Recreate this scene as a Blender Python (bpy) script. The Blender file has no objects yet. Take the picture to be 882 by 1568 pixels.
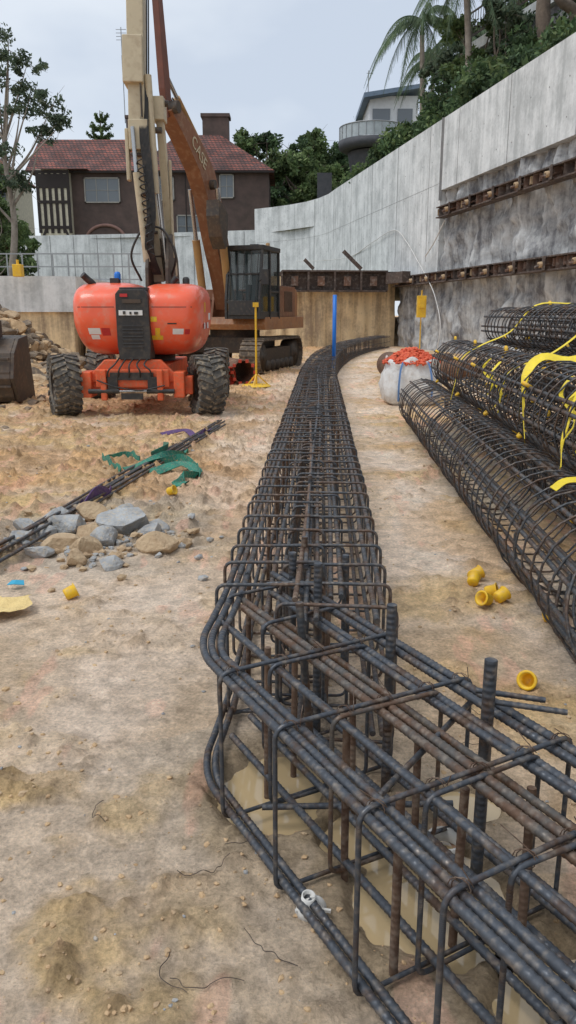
import bpy, math, random
import numpy as np
from mathutils import Vector, Matrix
rnd=random.Random(7); R=np.random.RandomState(11)
scene=bpy.context.scene
# ------------------------------------------------------------------ helpers
class MB:
    def __init__(s): s.V=[];s.n=0;s.F=[];s.M=[];s.S=[];s.U=[]
    def add(s,V,F,mi=0,smooth=False,uv=None):
        V=np.asarray(V,float).reshape(-1,3)
        if isinstance(F,np.ndarray): fl=(F+s.n).tolist()
        else: fl=[[i+s.n for i in f] for f in F]
        s.V.append(V); s.U.append(np.zeros((len(V),2)) if uv is None else uv)
        s.F+=fl; s.M+=[mi]*len(fl); s.S+=[smooth]*len(fl); s.n+=len(V)
    def box(s,c,d,mi=0,rot=None,ez=0):
        c=np.array(c,float); h=np.array(d,float)/2
        P=np.array([[x,y,z] for x in(-1,1) for y in(-1,1) for z in(-1,1)],float)*h
        if ez: rot=Matrix.Rotation(ez,3,'Z')
        if rot is not None: P=P@np.array(rot).T
        s.add(P+c,[[0,1,3,2],[4,6,7,5],[0,4,5,1],[2,3,7,6],[0,2,6,4],[1,5,7,3]],mi)
    def beam(s,p0,p1,w0,h0,w1=None,h1=None,mi=0,up=(0,0,1)):
        p0=Vector(p0);p1=Vector(p1);w1=w0 if w1 is None else w1;h1=h0 if h1 is None else h1
        t=(p1-p0).normalized();u=Vector(up)
        if abs(t.dot(u))>.97:u=Vector((0,1,0))
        a=t.cross(u).normalized();b=a.cross(t).normalized()
        P=[]
        for p,w,h in((p0,w0,h0),(p1,w1,h1)):
            for i,j in((-1,-1),(1,-1),(1,1),(-1,1)):P.append(p+a*(i*w/2)+b*(j*h/2))
        s.add(np.array([tuple(q) for q in P]),[[0,3,2,1],[4,5,6,7],[0,1,5,4],[1,2,6,5],[2,3,7,6],[3,0,4,7]],mi)
    def tube(s,path,r,n=6,mi=0,closed=False,rib=0,cap=True):
        P=np.array([tuple(p) for p in path],float)
        k=len(P)
        rr=np.full(k,r,float) if np.isscalar(r) else np.array(r,float)
        if closed: T=np.roll(P,-1,0)-np.roll(P,1,0)
        else:
            T=np.gradient(P,axis=0)
        T/=np.linalg.norm(T,axis=1)[:,None]+1e-12
        A=np.zeros((k,3)); a=np.cross(T[0],[0.13,.31,1.0])
        if np.linalg.norm(a)<.1:a=np.cross(T[0],[1,0,0])
        a/=np.linalg.norm(a);A[0]=a
        for i in range(1,k):
            a=a-T[i]*np.dot(a,T[i]); a/=np.linalg.norm(a)+1e-12; A[i]=a
        B=np.cross(T,A)
        L=np.concatenate([[0],np.cumsum(np.linalg.norm(np.diff(P,axis=0),axis=1))])
        ang=np.arange(n)*2*math.pi/n
        rad=np.repeat(rr[:,None],n,1)
        if rib:
            q=np.sin(2*math.pi*L[:,None]/.020+np.abs(((ang[None]/math.pi*2)%2)-1)*4.0)
            rad=rad*(1+rib*np.clip(q*2-.7,0,1)-0.03)
            lon=(np.abs(np.sin(ang))<.2)[None]; rad=np.where(lon,rr[:,None]*(1+rib*.8),rad)
        V=P[:,None]+rad[...,None]*(np.cos(ang)[None,:,None]*A[:,None]+np.sin(ang)[None,:,None]*B[:,None])
        uv=np.stack([np.repeat((ang/6.283)[None],k,0),np.repeat(L[:,None],n,1)],-1).reshape(-1,2)
        i=np.arange(k if closed else k-1)[:,None]; j=np.arange(n)[None]
        i2=(i+1)%k; j2=(j+1)%n
        F=np.stack([i*n+j,i*n+j2,i2*n+j2,i2*n+j],-1).reshape(-1,4)
        s.add(V,F,mi,True,uv)
        if cap and not closed:
            s.add(V[0],[list(range(n))[::-1]],mi); s.add(V[-1],[list(range(n))],mi)
    def cyl(s,p0,p1,r,n=16,mi=0,r1=None):
        s.tube([p0,p1],[r,r if r1 is None else r1],n,mi)
    def lathe(s,prof,o,ax,n=32,mi=0,smooth=True):
        o=Vector(o);ax=Vector(ax).normalized();u=Vector((0,0,1)) if abs(ax.z)<.9 else Vector((1,0,0))
        a=ax.cross(u).normalized();b=ax.cross(a)
        V=[]
        for r,h in prof:
            for j in range(n):
                t=j*2*math.pi/n; V.append(tuple(o+ax*h+(a*math.cos(t)+b*math.sin(t))*r))
        k=len(prof);i=np.arange(k-1)[:,None];j=np.arange(n)[None];j2=(j+1)%n
        s.add(V,np.stack([i*n+j,i*n+j2,(i+1)*n+j2,(i+1)*n+j],-1).reshape(-1,4),mi,smooth)
    def prism(s,poly,a0,a1,axis='y',mi=0,fr=None):
        n=len(poly);V=[]
        for a in(a0,a1):
            for p,q in poly:
                V.append({'y':(p,a,q),'x':(a,p,q),'z':(p,q,a)}[axis])
        F=[list(range(n)),list(range(2*n-1,n-1,-1))]+[[i,i+n,(i+1)%n+n,(i+1)%n] for i in range(n)]
        s.add(V,F,mi)
    def supell(s,c,h,e=3.2,n=40,mi=0,taper=None):
        th=np.linspace(0.001,math.pi-.001,n)[:,None];ph=(np.arange(2*n)*math.pi/n)[None]
        d=np.stack([np.sin(th)*np.cos(ph),np.sin(th)*np.sin(ph),np.cos(th)+0*ph],-1)
        d=d*np.array(h)
        r=(np.abs(d/np.array(h))**e).sum(-1)**(-1/e)
        V=d*r[...,None]+np.array(c)
        if taper: V=taper(V)
        m=2*n;i=np.arange(n-1)[:,None];j=np.arange(m)[None];j2=(j+1)%m
        s.add(V,np.stack([i*m+j,(i+1)*m+j,(i+1)*m+j2,i*m+j2],-1).reshape(-1,4),mi,True)
    def ribbon(s,path,w,side,mi=0,th=.004):
        P=[Vector(p) for p in path]; V=[];sd=Vector(side).normalized()
        for i,p in enumerate(P):
            t=(P[min(i+1,len(P)-1)]-P[max(i-1,0)]).normalized()
            a=(sd-t*sd.dot(t)).normalized(); nn=t.cross(a)
            V+=[p+a*w/2+nn*th/2,p-a*w/2+nn*th/2,p-a*w/2-nn*th/2,p+a*w/2-nn*th/2]
        F=[]
        for i in range(len(P)-1):
            for j in range(4):F.append([i*4+j,i*4+(j+1)%4,(i+1)*4+(j+1)%4,(i+1)*4+j])
        s.add([tuple(v) for v in V],F,mi,False)
    def rock(s,c,r,mi=0,sub=2,sq=(1,1,.7)):
        t=ICO[sub];V=t[0].copy();o=R.rand(3)*50
        nz=np.sin(V[:,0]*2.3+o[0])*np.cos(V[:,1]*2.9+o[1])+np.sin(V[:,2]*3.1+o[2]+V[:,0])
        V=V*(1+.12*nz)[:,None]
        for _ in range(10):
            d=R.randn(3);d/=np.linalg.norm(d);k=.45+R.rand()*.3
            pr=V@d;V-=np.clip(pr-k,0,None)[:,None]*d
        M_=np.array(Matrix.Rotation(R.rand()*6.28,3,'Z'))
        V=(V*np.array(sq)*r*1.2)@M_.T
        s.add(V+np.array(c),t[1],mi,False)
    def leaves(s,C,rad,n,size,mi=0,flat=1.0):
        C=np.asarray(C,float);k=len(C);rad=np.asarray(rad,float)
        d=R.randn(k,n,3);d/=np.linalg.norm(d,axis=2)[...,None]
        rr=R.rand(k,n,1)**.45
        P=(C[:,None]+d*rr*rad[:,None,None]*np.array([1,1,flat])).reshape(-1,3)
        m=len(P);a=R.randn(m,3);a/=np.linalg.norm(a,axis=1)[:,None]
        b=np.cross(a,R.randn(m,3));b/=np.linalg.norm(b,axis=1)[:,None]
        sz=size*(.5+R.rand(m,1))
        V=np.stack([P-a*sz,P+b*sz*.45,P+a*sz,P-b*sz*.45],1).reshape(-1,3)
        s.add(V,np.arange(4*m).reshape(-1,4),mi,False)
    def obj(s,name,mats,parent=None,bevel=0,recalc=False):
        me=bpy.data.meshes.new(name);V=np.concatenate(s.V)
        me.from_pydata(V.tolist(),[],s.F)
        for m in mats:me.materials.append(m)
        me.polygons.foreach_set('material_index',s.M);me.polygons.foreach_set('use_smooth',s.S)
        ul=me.uv_layers.new(name='UVMap');li=np.zeros(len(me.loops),int);me.loops.foreach_get('vertex_index',li)
        ul.data.foreach_set('uv',np.concatenate(s.U)[li].ravel())
        me.update()
        if recalc or bevel:
            bm=bmesh.new();bm.from_mesh(me);bmesh.ops.recalc_face_normals(bm,faces=bm.faces);bm.to_mesh(me);bm.free()
        o=bpy.data.objects.new(name,me);scene.collection.objects.link(o)
        if parent:o.parent=parent
        if bevel:
            b=o.modifiers.new('b','BEVEL');b.width=bevel;b.segments=2;b.limit_method='ANGLE';b.angle_limit=.6
        return o
def empty(name,loc=(0,0,0),rz=0):
    o=bpy.data.objects.new(name,None);scene.collection.objects.link(o);o.location=loc;o.rotation_euler=(0,0,rz);return o
import bmesh
ICO={}
for sub in(1,2,3):
    bm=bmesh.new();bmesh.ops.create_icosphere(bm,subdivisions=sub,radius=1)
    ICO[sub]=(np.array([tuple(v.co) for v in bm.verts]),np.array([[v.index for v in f.verts] for f in bm.faces]));bm.free()
def catmull(pts,n=8):
    P=[np.array(p,float) for p in pts];P=[2*P[0]-P[1]]+P+[2*P[-1]-P[-2]];out=[]
    for i in range(1,len(P)-2):
        for k in range(n):
            t=k/n;a,b,c,d=P[i-1],P[i],P[i+1],P[i+2]
            out.append(.5*((2*b)+(c-a)*t+(2*a-5*b+4*c-d)*t*t+(3*b-a-3*c+d)*t**3))
    out.append(P[-2]);return np.array(out)
def resample(P,step):
    L=np.concatenate([[0],np.cumsum(np.linalg.norm(np.diff(P,axis=0),axis=1))])
    q=np.arange(0,L[-1],step);return np.stack([np.interp(q,L,P[:,i]) for i in range(P.shape[1])],1)
def vnoise(x,y,seed=0):
    xi=np.floor(x);yi=np.floor(y);fx=x-xi;fy=y-yi;fx=fx*fx*(3-2*fx);fy=fy*fy*(3-2*fy)
    def h(a,b):
        q=np.sin(a*127.1+b*311.7+seed*74.7)*43758.5453;return q-np.floor(q)
    return (h(xi,yi)*(1-fx)+h(xi+1,yi)*fx)*(1-fy)+(h(xi,yi+1)*(1-fx)+h(xi+1,yi+1)*fx)*fy
def fbm(x,y,s,oc=4,seed=0):
    t=0;a=.5;f=1/s;n=0
    for i in range(oc):t=t+a*vnoise(x*f+i*17,y*f-i*9,seed+i);n+=a;a*=.5;f*=2.03
    return t/n
def sst(a,b,x):
    t=np.clip((x-a)/(b-a),0,1);return t*t*(3-2*t)
# ------------------------------------------------------------------ materials
def newmat(name):
    m=bpy.data.materials.new(name);m.use_nodes=True;nt=m.node_tree;return m,nt,nt.nodes['Principled BSDF']
def mat(name,c1,c2=None,scale=3,rough=.8,metal=0,bump=.0,bscale=None,c3=None,stretch=(1,1,1),spread=.18,mid=.5,coat=0,det=6,dust=None):
    m,nt,b=newmat(name);L=nt.links.new
    b.inputs['Roughness'].default_value=rough;b.inputs['Metallic'].default_value=metal
    if coat:b.inputs['Coat Weight'].default_value=coat
    tc=nt.nodes.new('ShaderNodeTexCoord');mp=nt.nodes.new('ShaderNodeMapping');mp.inputs['Scale'].default_value=stretch
    L(tc.outputs['Object'],mp.inputs[0])
    c2=c2 or tuple(x*.75 for x in c1)
    nz=nt.nodes.new('ShaderNodeTexNoise');nz.inputs['Scale'].default_value=scale;nz.inputs['Detail'].default_value=det;nz.inputs['Roughness'].default_value=.62
    L(mp.outputs[0],nz.inputs['Vector'])
    cr=nt.nodes.new('ShaderNodeValToRGB');e=cr.color_ramp.elements
    e[0].position=mid-spread;e[0].color=(*c2,1);e[1].position=mid+spread;e[1].color=(*c1,1)
    if c3:
        q=e.new(min(.98,mid+spread+.12));q.color=(*c3,1)
    L(nz.outputs[0],cr.inputs[0]);col=cr.outputs[0]
    if dust:
        n3=nt.nodes.new('ShaderNodeTexNoise');n3.inputs['Scale'].default_value=scale*4.3;n3.inputs['Detail'].default_value=8
        L(tc.outputs['Object'],n3.inputs['Vector']);r3=nt.nodes.new('ShaderNodeMapRange');r3.inputs[1].default_value=.5;r3.inputs[2].default_value=.72;r3.inputs[4].default_value=dust[3]
        L(n3.outputs[0],r3.inputs[0]);mx=nt.nodes.new('ShaderNodeMix');mx.data_type='RGBA';L(r3.outputs[0],mx.inputs[0]);L(col,mx.inputs[6]);mx.inputs[7].default_value=(*dust[:3],1);col=mx.outputs[2]
    L(col,b.inputs['Base Color'])
    if bump:
        n2=nt.nodes.new('ShaderNodeTexNoise');n2.inputs['Scale'].default_value=bscale or scale*5;n2.inputs['Detail'].default_value=6
        L(tc.outputs['Object'],n2.inputs['Vector']);bp=nt.nodes.new('ShaderNodeBump');bp.inputs['Strength'].default_value=bump;bp.inputs['Distance'].default_value=.02
        L(n2.outputs[0],bp.inputs['Height']);L(bp.outputs[0],b.inputs['Normal'])
    return m
def leafmat(name,cols):
    m,nt,b=newmat(name);L=nt.links.new;g=nt.nodes.new('ShaderNodeNewGeometry');cr=nt.nodes.new('ShaderNodeValToRGB')
    e=cr.color_ramp.elements;e[0].color=(*cols[0],1);e[1].color=(*cols[-1],1)
    for i,c in enumerate(cols[1:-1]):
        q=e.new((i+1)/(len(cols)-1));q.color=(*c,1)
    L(g.outputs['Random Per Island'],cr.inputs[0])
    tc=nt.nodes.new('ShaderNodeTexCoord');nz=nt.nodes.new('ShaderNodeTexNoise');nz.inputs['Scale'].default_value=.5;L(tc.outputs['Object'],nz.inputs['Vector'])
    mr=nt.nodes.new('ShaderNodeMapRange');mr.inputs[1].default_value=.35;mr.inputs[2].default_value=.65;mr.inputs[3].default_value=.75;mr.inputs[4].default_value=1.8;L(nz.outputs[0],mr.inputs[0])
    vm=nt.nodes.new('ShaderNodeVectorMath');vm.operation='SCALE';L(cr.outputs[0],vm.inputs[0]);L(mr.outputs[0],vm.inputs['Scale']);L(vm.outputs[0],b.inputs['Base Color'])
    b.inputs['Roughness'].default_value=.7;b.inputs['Specular IOR Level'].default_value=.25
    tr=nt.nodes.new('ShaderNodeBsdfTranslucent');L(vm.outputs[0],tr.inputs[0]);ms=nt.nodes.new('ShaderNodeMixShader');ms.inputs[0].default_value=.3
    L(b.outputs[0],ms.inputs[1]);L(tr.outputs[0],ms.inputs[2]);L(ms.outputs[0],nt.nodes['Material Output'].inputs[0]);return m
def barmat(name,base,rust,rmin,rmax,rough=.42,metal=.55,dust=(.30,.25,.20,.55)):
    m=mat(name,base,rust,scale=9,rough=rough,metal=metal,spread=.07,mid=(rmin+rmax)/2,dust=dust)
    nt=m.node_tree;L=nt.links.new;b=nt.nodes['Principled BSDF']
    uv=nt.nodes.new('ShaderNodeUVMap');wv=nt.nodes.new('ShaderNodeTexWave');wv.bands_direction='Y';wv.inputs['Scale'].default_value=15
    L(uv.outputs[0],wv.inputs['Vector']);bp=nt.nodes.new('ShaderNodeBump');bp.inputs['Strength'].default_value=.4;bp.inputs['Distance'].default_value=.002
    L(wv.outputs[0],bp.inputs['Height']);L(bp.outputs[0],b.inputs['Normal'])
    tc=nt.nodes.new('ShaderNodeTexCoord');nz=nt.nodes.new('ShaderNodeTexNoise');nz.inputs['Scale'].default_value=35;L(tc.outputs['Object'],nz.inputs['Vector'])
    mr=nt.nodes.new('ShaderNodeMapRange');mr.inputs[1].default_value=.35;mr.inputs[2].default_value=.65;mr.inputs[3].default_value=rough-.06;mr.inputs[4].default_value=rough+.28;L(nz.outputs[0],mr.inputs[0]);L(mr.outputs[0],b.inputs['Roughness'])
    return m
M={}
M['bar']=barmat('rebar_steel',(.075,.083,.097),(.095,.060,.042),.38,.46,.42,.5)
M['barb']=barmat('rebar_steel_tarnished',(.10,.092,.085),(.12,.07,.045),.46,.54,.5,.35)
M['bar2']=barmat('rebar_steel_plain',(.075,.08,.088),(.12,.075,.052),.43,.51,.46,.42)
M['rust']=barmat('rebar_rusty',(.15,.095,.065),(.085,.047,.03),.42,.5,.7,.2)
def concrete(name,c1,c2,streak=.5,bumpd=.03,fine=9):
    m,nt,b=newmat(name);L=nt.links.new;b.inputs['Roughness'].default_value=.85
    tc=nt.nodes.new('ShaderNodeTexCoord')
    def nz(sc,st,det=6):
        mp=nt.nodes.new('ShaderNodeMapping');mp.inputs['Scale'].default_value=st;L(tc.outputs['Object'],mp.inputs[0]);n=nt.nodes.new('ShaderNodeTexNoise');n.inputs['Scale'].default_value=sc;n.inputs['Detail'].default_value=det;n.inputs['Roughness'].default_value=.65;L(mp.outputs[0],n.inputs['Vector']);return n.outputs[0]
    a=nz(1.0,(1,1,1));s=nz(1.0,(3.2,3.2,.18));f=nz(fine,(1,1,1),8)
    ad=nt.nodes.new('ShaderNodeMath');ad.operation='MULTIPLY_ADD';L(s,ad.inputs[0]);ad.inputs[1].default_value=streak;L(a,ad.inputs[2])
    ad2=nt.nodes.new('ShaderNodeMath');ad2.operation='MULTIPLY_ADD';L(f,ad2.inputs[0]);ad2.inputs[1].default_value=.45;L(ad.outputs[0],ad2.inputs[2])
    mr=nt.nodes.new('ShaderNodeMapRange');t=.5*(1+streak+.45);mr.inputs[1].default_value=t-.2;mr.inputs[2].default_value=t+.18;L(ad2.outputs[0],mr.inputs[0])
    mx=nt.nodes.new('ShaderNodeMix');mx.data_type='RGBA';L(mr.outputs[0],mx.inputs[0]);mx.inputs[6].default_value=(*c2,1);mx.inputs[7].default_value=(*c1,1);L(mx.outputs[2],b.inputs['Base Color'])
    bp=nt.nodes.new('ShaderNodeBump');bp.inputs['Strength'].default_value=.45;bp.inputs['Distance'].default_value=bumpd;L(ad2.outputs[0],bp.inputs['Height']);L(bp.outputs[0],b.inputs['Normal']);return m
M['conc']=concrete('concrete_wall',(.76,.78,.78),(.46,.48,.48),.9)
M['shot']=concrete('shotcrete',(.56,.565,.56),(.14,.14,.15),.9,.16,5)
M['lag']=concrete('soil_lagging',(.82,.64,.39),(.36,.27,.18),1.3)
M['joint']=mat('joint_dark',(.25,.25,.25))
M['orange']=mat('orange_paint',(.95,.145,.06),(.84,.115,.045),scale=2,rough=.36,spread=.3,dust=(.55,.38,.28,.35),coat=.3)
M['orange2']=mat('orange_chassis',(.86,.13,.04),(.55,.10,.03),scale=5,rough=.55,dust=(.38,.24,.14,.5))
M['cream']=mat('cream_boom',(.60,.52,.36),(.44,.37,.25),scale=2,rough=.5,spread=.3,dust=(.3,.22,.14,.45))
M['black']=mat('black_plastic',(.02,.02,.022),(.035,.033,.03),rough=.5,dust=(.2,.15,.1,.25))
M['dark']=mat('dark_steel',(.06,.055,.05),(.10,.07,.05),rough=.6,metal=.3,dust=(.22,.16,.1,.4))
M['tyre']=mat('tyre_rubber',(.12,.11,.095),(.065,.06,.055),scale=4,rough=.9,dust=(.42,.33,.22,.8))
M['white']=mat('white_sticker',(.8,.8,.78),(.7,.7,.68),rough=.5)
M['yellow']=mat('yellow_plastic',(.88,.55,.02),(.75,.43,.02),scale=8,rough=.5,dust=(.45,.33,.2,.45))
M['red']=mat('red_sticker',(.6,.03,.03),rough=.5)
M['chrome']=mat('steel_rod',(.5,.5,.5),rough=.25,metal=.9)
M['exc']=mat('excavator_paint',(.26,.10,.04),(.15,.062,.032),scale=2,rough=.5,spread=.3,dust=(.34,.23,.14,.45))
M['ochre']=mat('excavator_ochre',(.42,.24,.08),(.30,.16,.06),scale=3,rough=.55,dust=(.3,.2,.12,.5))
M['stick']=mat('stick_redbrown',(.18,.062,.04),(.12,.045,.03),scale=3,rough=.5)
m,nt,b=newmat('cab_glass');b.inputs['Base Color'].default_value=(.03,.045,.045,1);b.inputs['Roughness'].default_value=.04;b.inputs['Alpha'].default_value=.62;M['glass']=m
m,nt,b=newmat('window_glass');b.inputs['Base Color'].default_value=(.16,.18,.20,1);b.inputs['Roughness'].default_value=.08;M['wglass']=m
M['track']=mat('track_steel',(.17,.13,.095),(.09,.07,.055),rough=.75,metal=.2,dust=(.4,.29,.18,.7))
M['rsteel']=mat('rusty_steel',(.20,.10,.06),(.08,.055,.045),scale=2,rough=.8,dust=(.45,.42,.38,.4))
M['brown']=mat('waler_steel',(.10,.065,.05),(.055,.042,.038),scale=2,rough=.75,dust=(.36,.31,.26,.45))
M['casing']=mat('casing_rust',(.23,.12,.07),(.12,.06,.04),scale=4,rough=.8,bump=.3,dust=(.4,.3,.2,.5))
M['redp']=mat('red_paint',(.6,.07,.03),(.4,.05,.03),scale=5,rough=.6)
M['bag']=mat('bag_fabric',(.85,.85,.83),(.66,.64,.61),scale=3,rough=.85,bump=1,bscale=7,dust=(.45,.36,.28,.4))
M['rubbleor']=mat('orange_rubble',(.85,.18,.08),(.55,.07,.03),scale=20,rough=.7)
M['blue']=mat('blue_pipe_plastic',(.01,.21,.74),(.01,.15,.6),rough=.4)
M['rockg']=mat('rock_grey',(.46,.47,.47),(.26,.26,.26),scale=8,rough=.95,bump=.8,bscale=40,dust=(.55,.43,.28,.6))
M['rockb']=mat('rock_brown',(.54,.40,.25),(.36,.24,.14),scale=8,rough=.95,bump=.8,bscale=40,dust=(.58,.44,.28,.6))
M['rockd']=mat('rock_dark',(.25,.19,.135),(.13,.10,.075),scale=3,rough=.95,bump=.8,bscale=15,dust=(.46,.33,.2,.6))
M['clod']=mat('clay_clod',(.64,.45,.26),(.44,.29,.16),scale=8,rough=.95,bump=.8,bscale=40)
M['green']=mat('green_sling',(.03,.24,.16),(.02,.13,.10),scale=12,rough=.85,dust=(.35,.28,.18,.6))
M['purple']=mat('purple_sling',(.12,.06,.20),(.07,.04,.11),scale=12,rough=.85,dust=(.3,.22,.17,.5))
M['rag']=mat('yellow_cloth',(.85,.64,.28),(.72,.53,.23),scale=12,rough=.9,bump=.8)
M['strap']=mat('yellow_strap',(.92,.72,.04),(.78,.58,.03),scale=12,rough=.6,dust=(.6,.45,.15,.4))
M['brick']=mat('brown_brick',(.125,.085,.074),(.078,.057,.05),scale=1.2,rough=.9,det=10,bump=.4,bscale=6)
m,nt,b=newmat('red_roof_tiles');L=nt.links.new;b.inputs['Roughness'].default_value=.8
tc=nt.nodes.new('ShaderNodeTexCoord')
bk=nt.nodes.new('ShaderNodeTexBrick');bk.inputs['Scale'].default_value=1;bk.inputs['Brick Width'].default_value=.35;bk.inputs['Row Height'].default_value=.26;bk.inputs['Mortar Size'].default_value=.04
bk.inputs['Color1'].default_value=(.28,.085,.06,1);bk.inputs['Color2'].default_value=(.12,.06,.055,1);bk.inputs['Mortar'].default_value=(.035,.022,.02,1)
sp=nt.nodes.new('ShaderNodeSeparateXYZ');cb=nt.nodes.new('ShaderNodeCombineXYZ');ad=nt.nodes.new('ShaderNodeMath');L(tc.outputs['Object'],sp.inputs[0]);L(sp.outputs[0],ad.inputs[0]);L(sp.outputs[1],ad.inputs[1]);L(ad.outputs[0],cb.inputs[0]);L(sp.outputs[2],cb.inputs[1]);L(cb.outputs[0],bk.inputs['Vector'])
nz=nt.nodes.new('ShaderNodeTexNoise');nz.inputs['Scale'].default_value=.6;nz.inputs['Detail'].default_value=8;L(tc.outputs['Object'],nz.inputs['Vector']);mr=nt.nodes.new('ShaderNodeMapRange');mr.inputs[1].default_value=.35;mr.inputs[2].default_value=.65;mr.inputs[3].default_value=.55;mr.inputs[4].default_value=1.35;L(nz.outputs[0],mr.inputs[0])
vm=nt.nodes.new('ShaderNodeVectorMath');vm.operation='SCALE';L(bk.outputs[0],vm.inputs[0]);L(mr.outputs[0],vm.inputs['Scale']);L(vm.outputs[0],b.inputs['Base Color']);M['roof']=m
M['creamw']=mat('cream_render',(.66,.60,.46),(.5,.46,.36),rough=.85)
M['timber']=mat('dark_timber',(.03,.022,.02))
M['frame']=mat('window_frame',(.42,.40,.36))
M['bwhite']=mat('white_render',(.78,.79,.79),(.68,.69,.70),rough=.8)
M['broof']=mat('blue_roof',(.16,.22,.30),rough=.6)
M['bdark']=mat('dark_soffit',(.05,.055,.065),(.08,.08,.09),rough=.7)
M['bark']=mat('bark',(.22,.17,.13),(.10,.08,.065),scale=4,rough=.95,bump=.7)
M['pbark']=mat('pale_bark',(.38,.33,.28),(.22,.18,.15),scale=3,rough=.95,bump=.5)
M['leafA']=leafmat('leaf_dark',[(.028,.052,.026),(.06,.10,.045),(.10,.15,.065)])
M['leafB']=leafmat('leaf_light',[(.04,.065,.03),(.09,.135,.05),(.15,.19,.08)])
M['leafE']=leafmat('leaf_eucalypt',[(.035,.055,.035),(.08,.11,.07),(.15,.18,.12)])
M['palm']=leafmat('palm_leaf',[(.05,.085,.05),(.09,.13,.07),(.14,.18,.10)])
M['soil']=mat('soil',(.2,.16,.1),(.1,.12,.05),scale=.5,rough=.95,bump=.5)
M['galv']=mat('galvanised',(.4,.41,.42),rough=.5,metal=.5)
M['pvc']=mat('pvc_white',(.75,.75,.73),(.6,.58,.54),rough=.5)
# ------------------------------------------------------------------ path of capping beam cage
main=catmull([(.03,2.45),(.05,2.8),(.19,6),(.41,11.25),(.68,17),(1.15,22.8),(2.05,29),(3.3,34.5),(4.7,39)],14)
def offs(P,o):
    T=np.gradient(P,axis=0);T/=np.linalg.norm(T,axis=1)[:,None];return P+o*np.stack([T[:,1],-T[:,0]],1)
D=np.array([.48,-.877]);N=np.array([.877,.48]);L0=np.array([-.198,2.233])
# ------------------------------------------------------------------ ground
def axis(a,b,dense,d0,g,lo,hi):
    out=list(np.arange(a,b,d0));x=b;st=d0
    while x<hi:out.append(x);st*=g;x+=st
    x=a;st=d0;pre=[]
    while x>lo:st*=g;x-=st;pre.append(x)
    return np.array(pre[::-1]+out)
xs=np.concatenate([axis(-4.4,-1.8,0,.024,1.06,-400,-1.8-1e-6)[:],np.arange(-1.8,1.2,.011),axis(1.2,2.6,0,.022,1.06,1.2,400)[0:]])
xs=np.unique(np.round(xs,5))
ys=[1.0]
while ys[-1]<600: ys.append(ys[-1]+max(.010,.0045*ys[-1] if ys[-1]<30 else .02*ys[-1]))
ys=np.array([-100,-40,-15,-5,-1,0,.5]+ys)
X,Y=np.meshgrid(xs,ys)
pathx=np.interp(Y,main[:,1],main[:,0])
PUD=((-.05,2.42,.20,.24),(.42,1.93,.22,.28),(.22,2.2,.12,.13),(.72,1.5,.22,.22),(.62,2.35,.12,.10))
def gh(X,Y,pathx):
    near=np.exp(-((X-pathx)/1.0)**2)*(Y>0)
    pp=X-L0[0];qq=Y-L0[1];along=pp*D[0]+qq*D[1];acr=pp*N[0]+qq*N[1]
    nearc=np.exp(-((acr-.3)/.6)**2)*(along>-.6)
    rough=np.clip(1-.7*np.maximum(near*(Y>2.5),nearc),.25,1)
    leftr=sst(-1.2,-2.4,X-.25*np.sin(Y))+sst(4.5,7,Y)*sst(.2,-.8,X-pathx)
    leftr=np.clip(leftr,0,1)
    bl=sst(.1,-.75,X+.12*np.sin(Y*3))*sst(4.2,3.0,Y)*.06
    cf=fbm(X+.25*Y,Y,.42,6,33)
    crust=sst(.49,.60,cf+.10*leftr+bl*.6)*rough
    edge_shade=np.exp(-((cf+.10*leftr+bl*.6-.51)/.018)**2)*rough
    h=.05*(fbm(X,Y,1.6,3,1)-.5)*rough+.012*crust
    h+=(.008+.030*leftr+.034*crust)*(fbm(X,Y,.18,5,5)-.5)
    lump=np.clip(fbm(X,Y,.085,4,9)-.54,0,1)
    h+=lump*(.012+.15*leftr+.13*crust)
    h+=(.004+.022*crust)*(fbm(X,Y,.035,3,14)-.5)
    for cx,ph,y0 in((-.95,0,3),(-1.7,1,3),(-2.7,2,4),(-3.5,.5,4),(-.55,1.5,3.5),(1.35,.7,2.5),(1.75,0.2,5)):
        c=cx-.1*(Y-6)*.3+.12*np.sin(Y*.7+ph)
        m=np.exp(-((X-c)/.19)**4)*sst(y0,y0+1.5,Y)*sst(15,12,Y)*(fbm(X,Y,.8,2,30)>.40)*(.5 if cx>0 else 1)
        h+=m*(.022*np.clip(np.sin((Y+abs(X-c)*.8)*2*math.pi/.19),-.3,1)-.014)
    h+=.35*np.exp(-(((X+4.9)/.7)**2+((Y-9.2)/1.3)**2))*(.5+fbm(X,Y,.4,4,3))
    h+=.10*np.exp(-(((X+3.2)/.9)**2+((Y-8.2)/.8)**2))*fbm(X,Y,.2,4,3)
    for (px,py,rx,ry) in PUD:
        q=((X-px)/rx)**2+((Y-py)/ry)**2+1.2*(fbm(X,Y,.12,3,21)-.5)
        h-=.060*sst(1.6,.4,q)
    return h,leftr,near,nearc,lump,crust,edge_shade
Z,leftr,near,nearc,lump,crust,edge_shade=gh(X,Y,pathx)
Z=np.where(Y>45,Z*0-.02,Z)
def mixc(a,b,t):return a*(1-t[...,None])+np.array(b)*t[...,None]
C=np.zeros(X.shape+(3,))+np.array((.56,.42,.29))
C=mixc(C,(.67,.53,.405),sst(.42,.58,fbm(X,Y,.8,5,40))*.85)
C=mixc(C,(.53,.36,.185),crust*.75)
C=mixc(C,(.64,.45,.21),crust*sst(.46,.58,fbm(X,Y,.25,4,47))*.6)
C=mixc(C,(.38,.26,.15),edge_shade*.40)  # shadow along the crust rims, painted into the ground colour
C=mixc(C,(.56,.33,.165),leftr*sst(.35,.6,fbm(X,Y,1.1,4,44))*.75)
C=mixc(C,(.39,.25,.14),leftr*sst(.48,.64,fbm(X,Y,.6,5,48))*.6)
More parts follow.
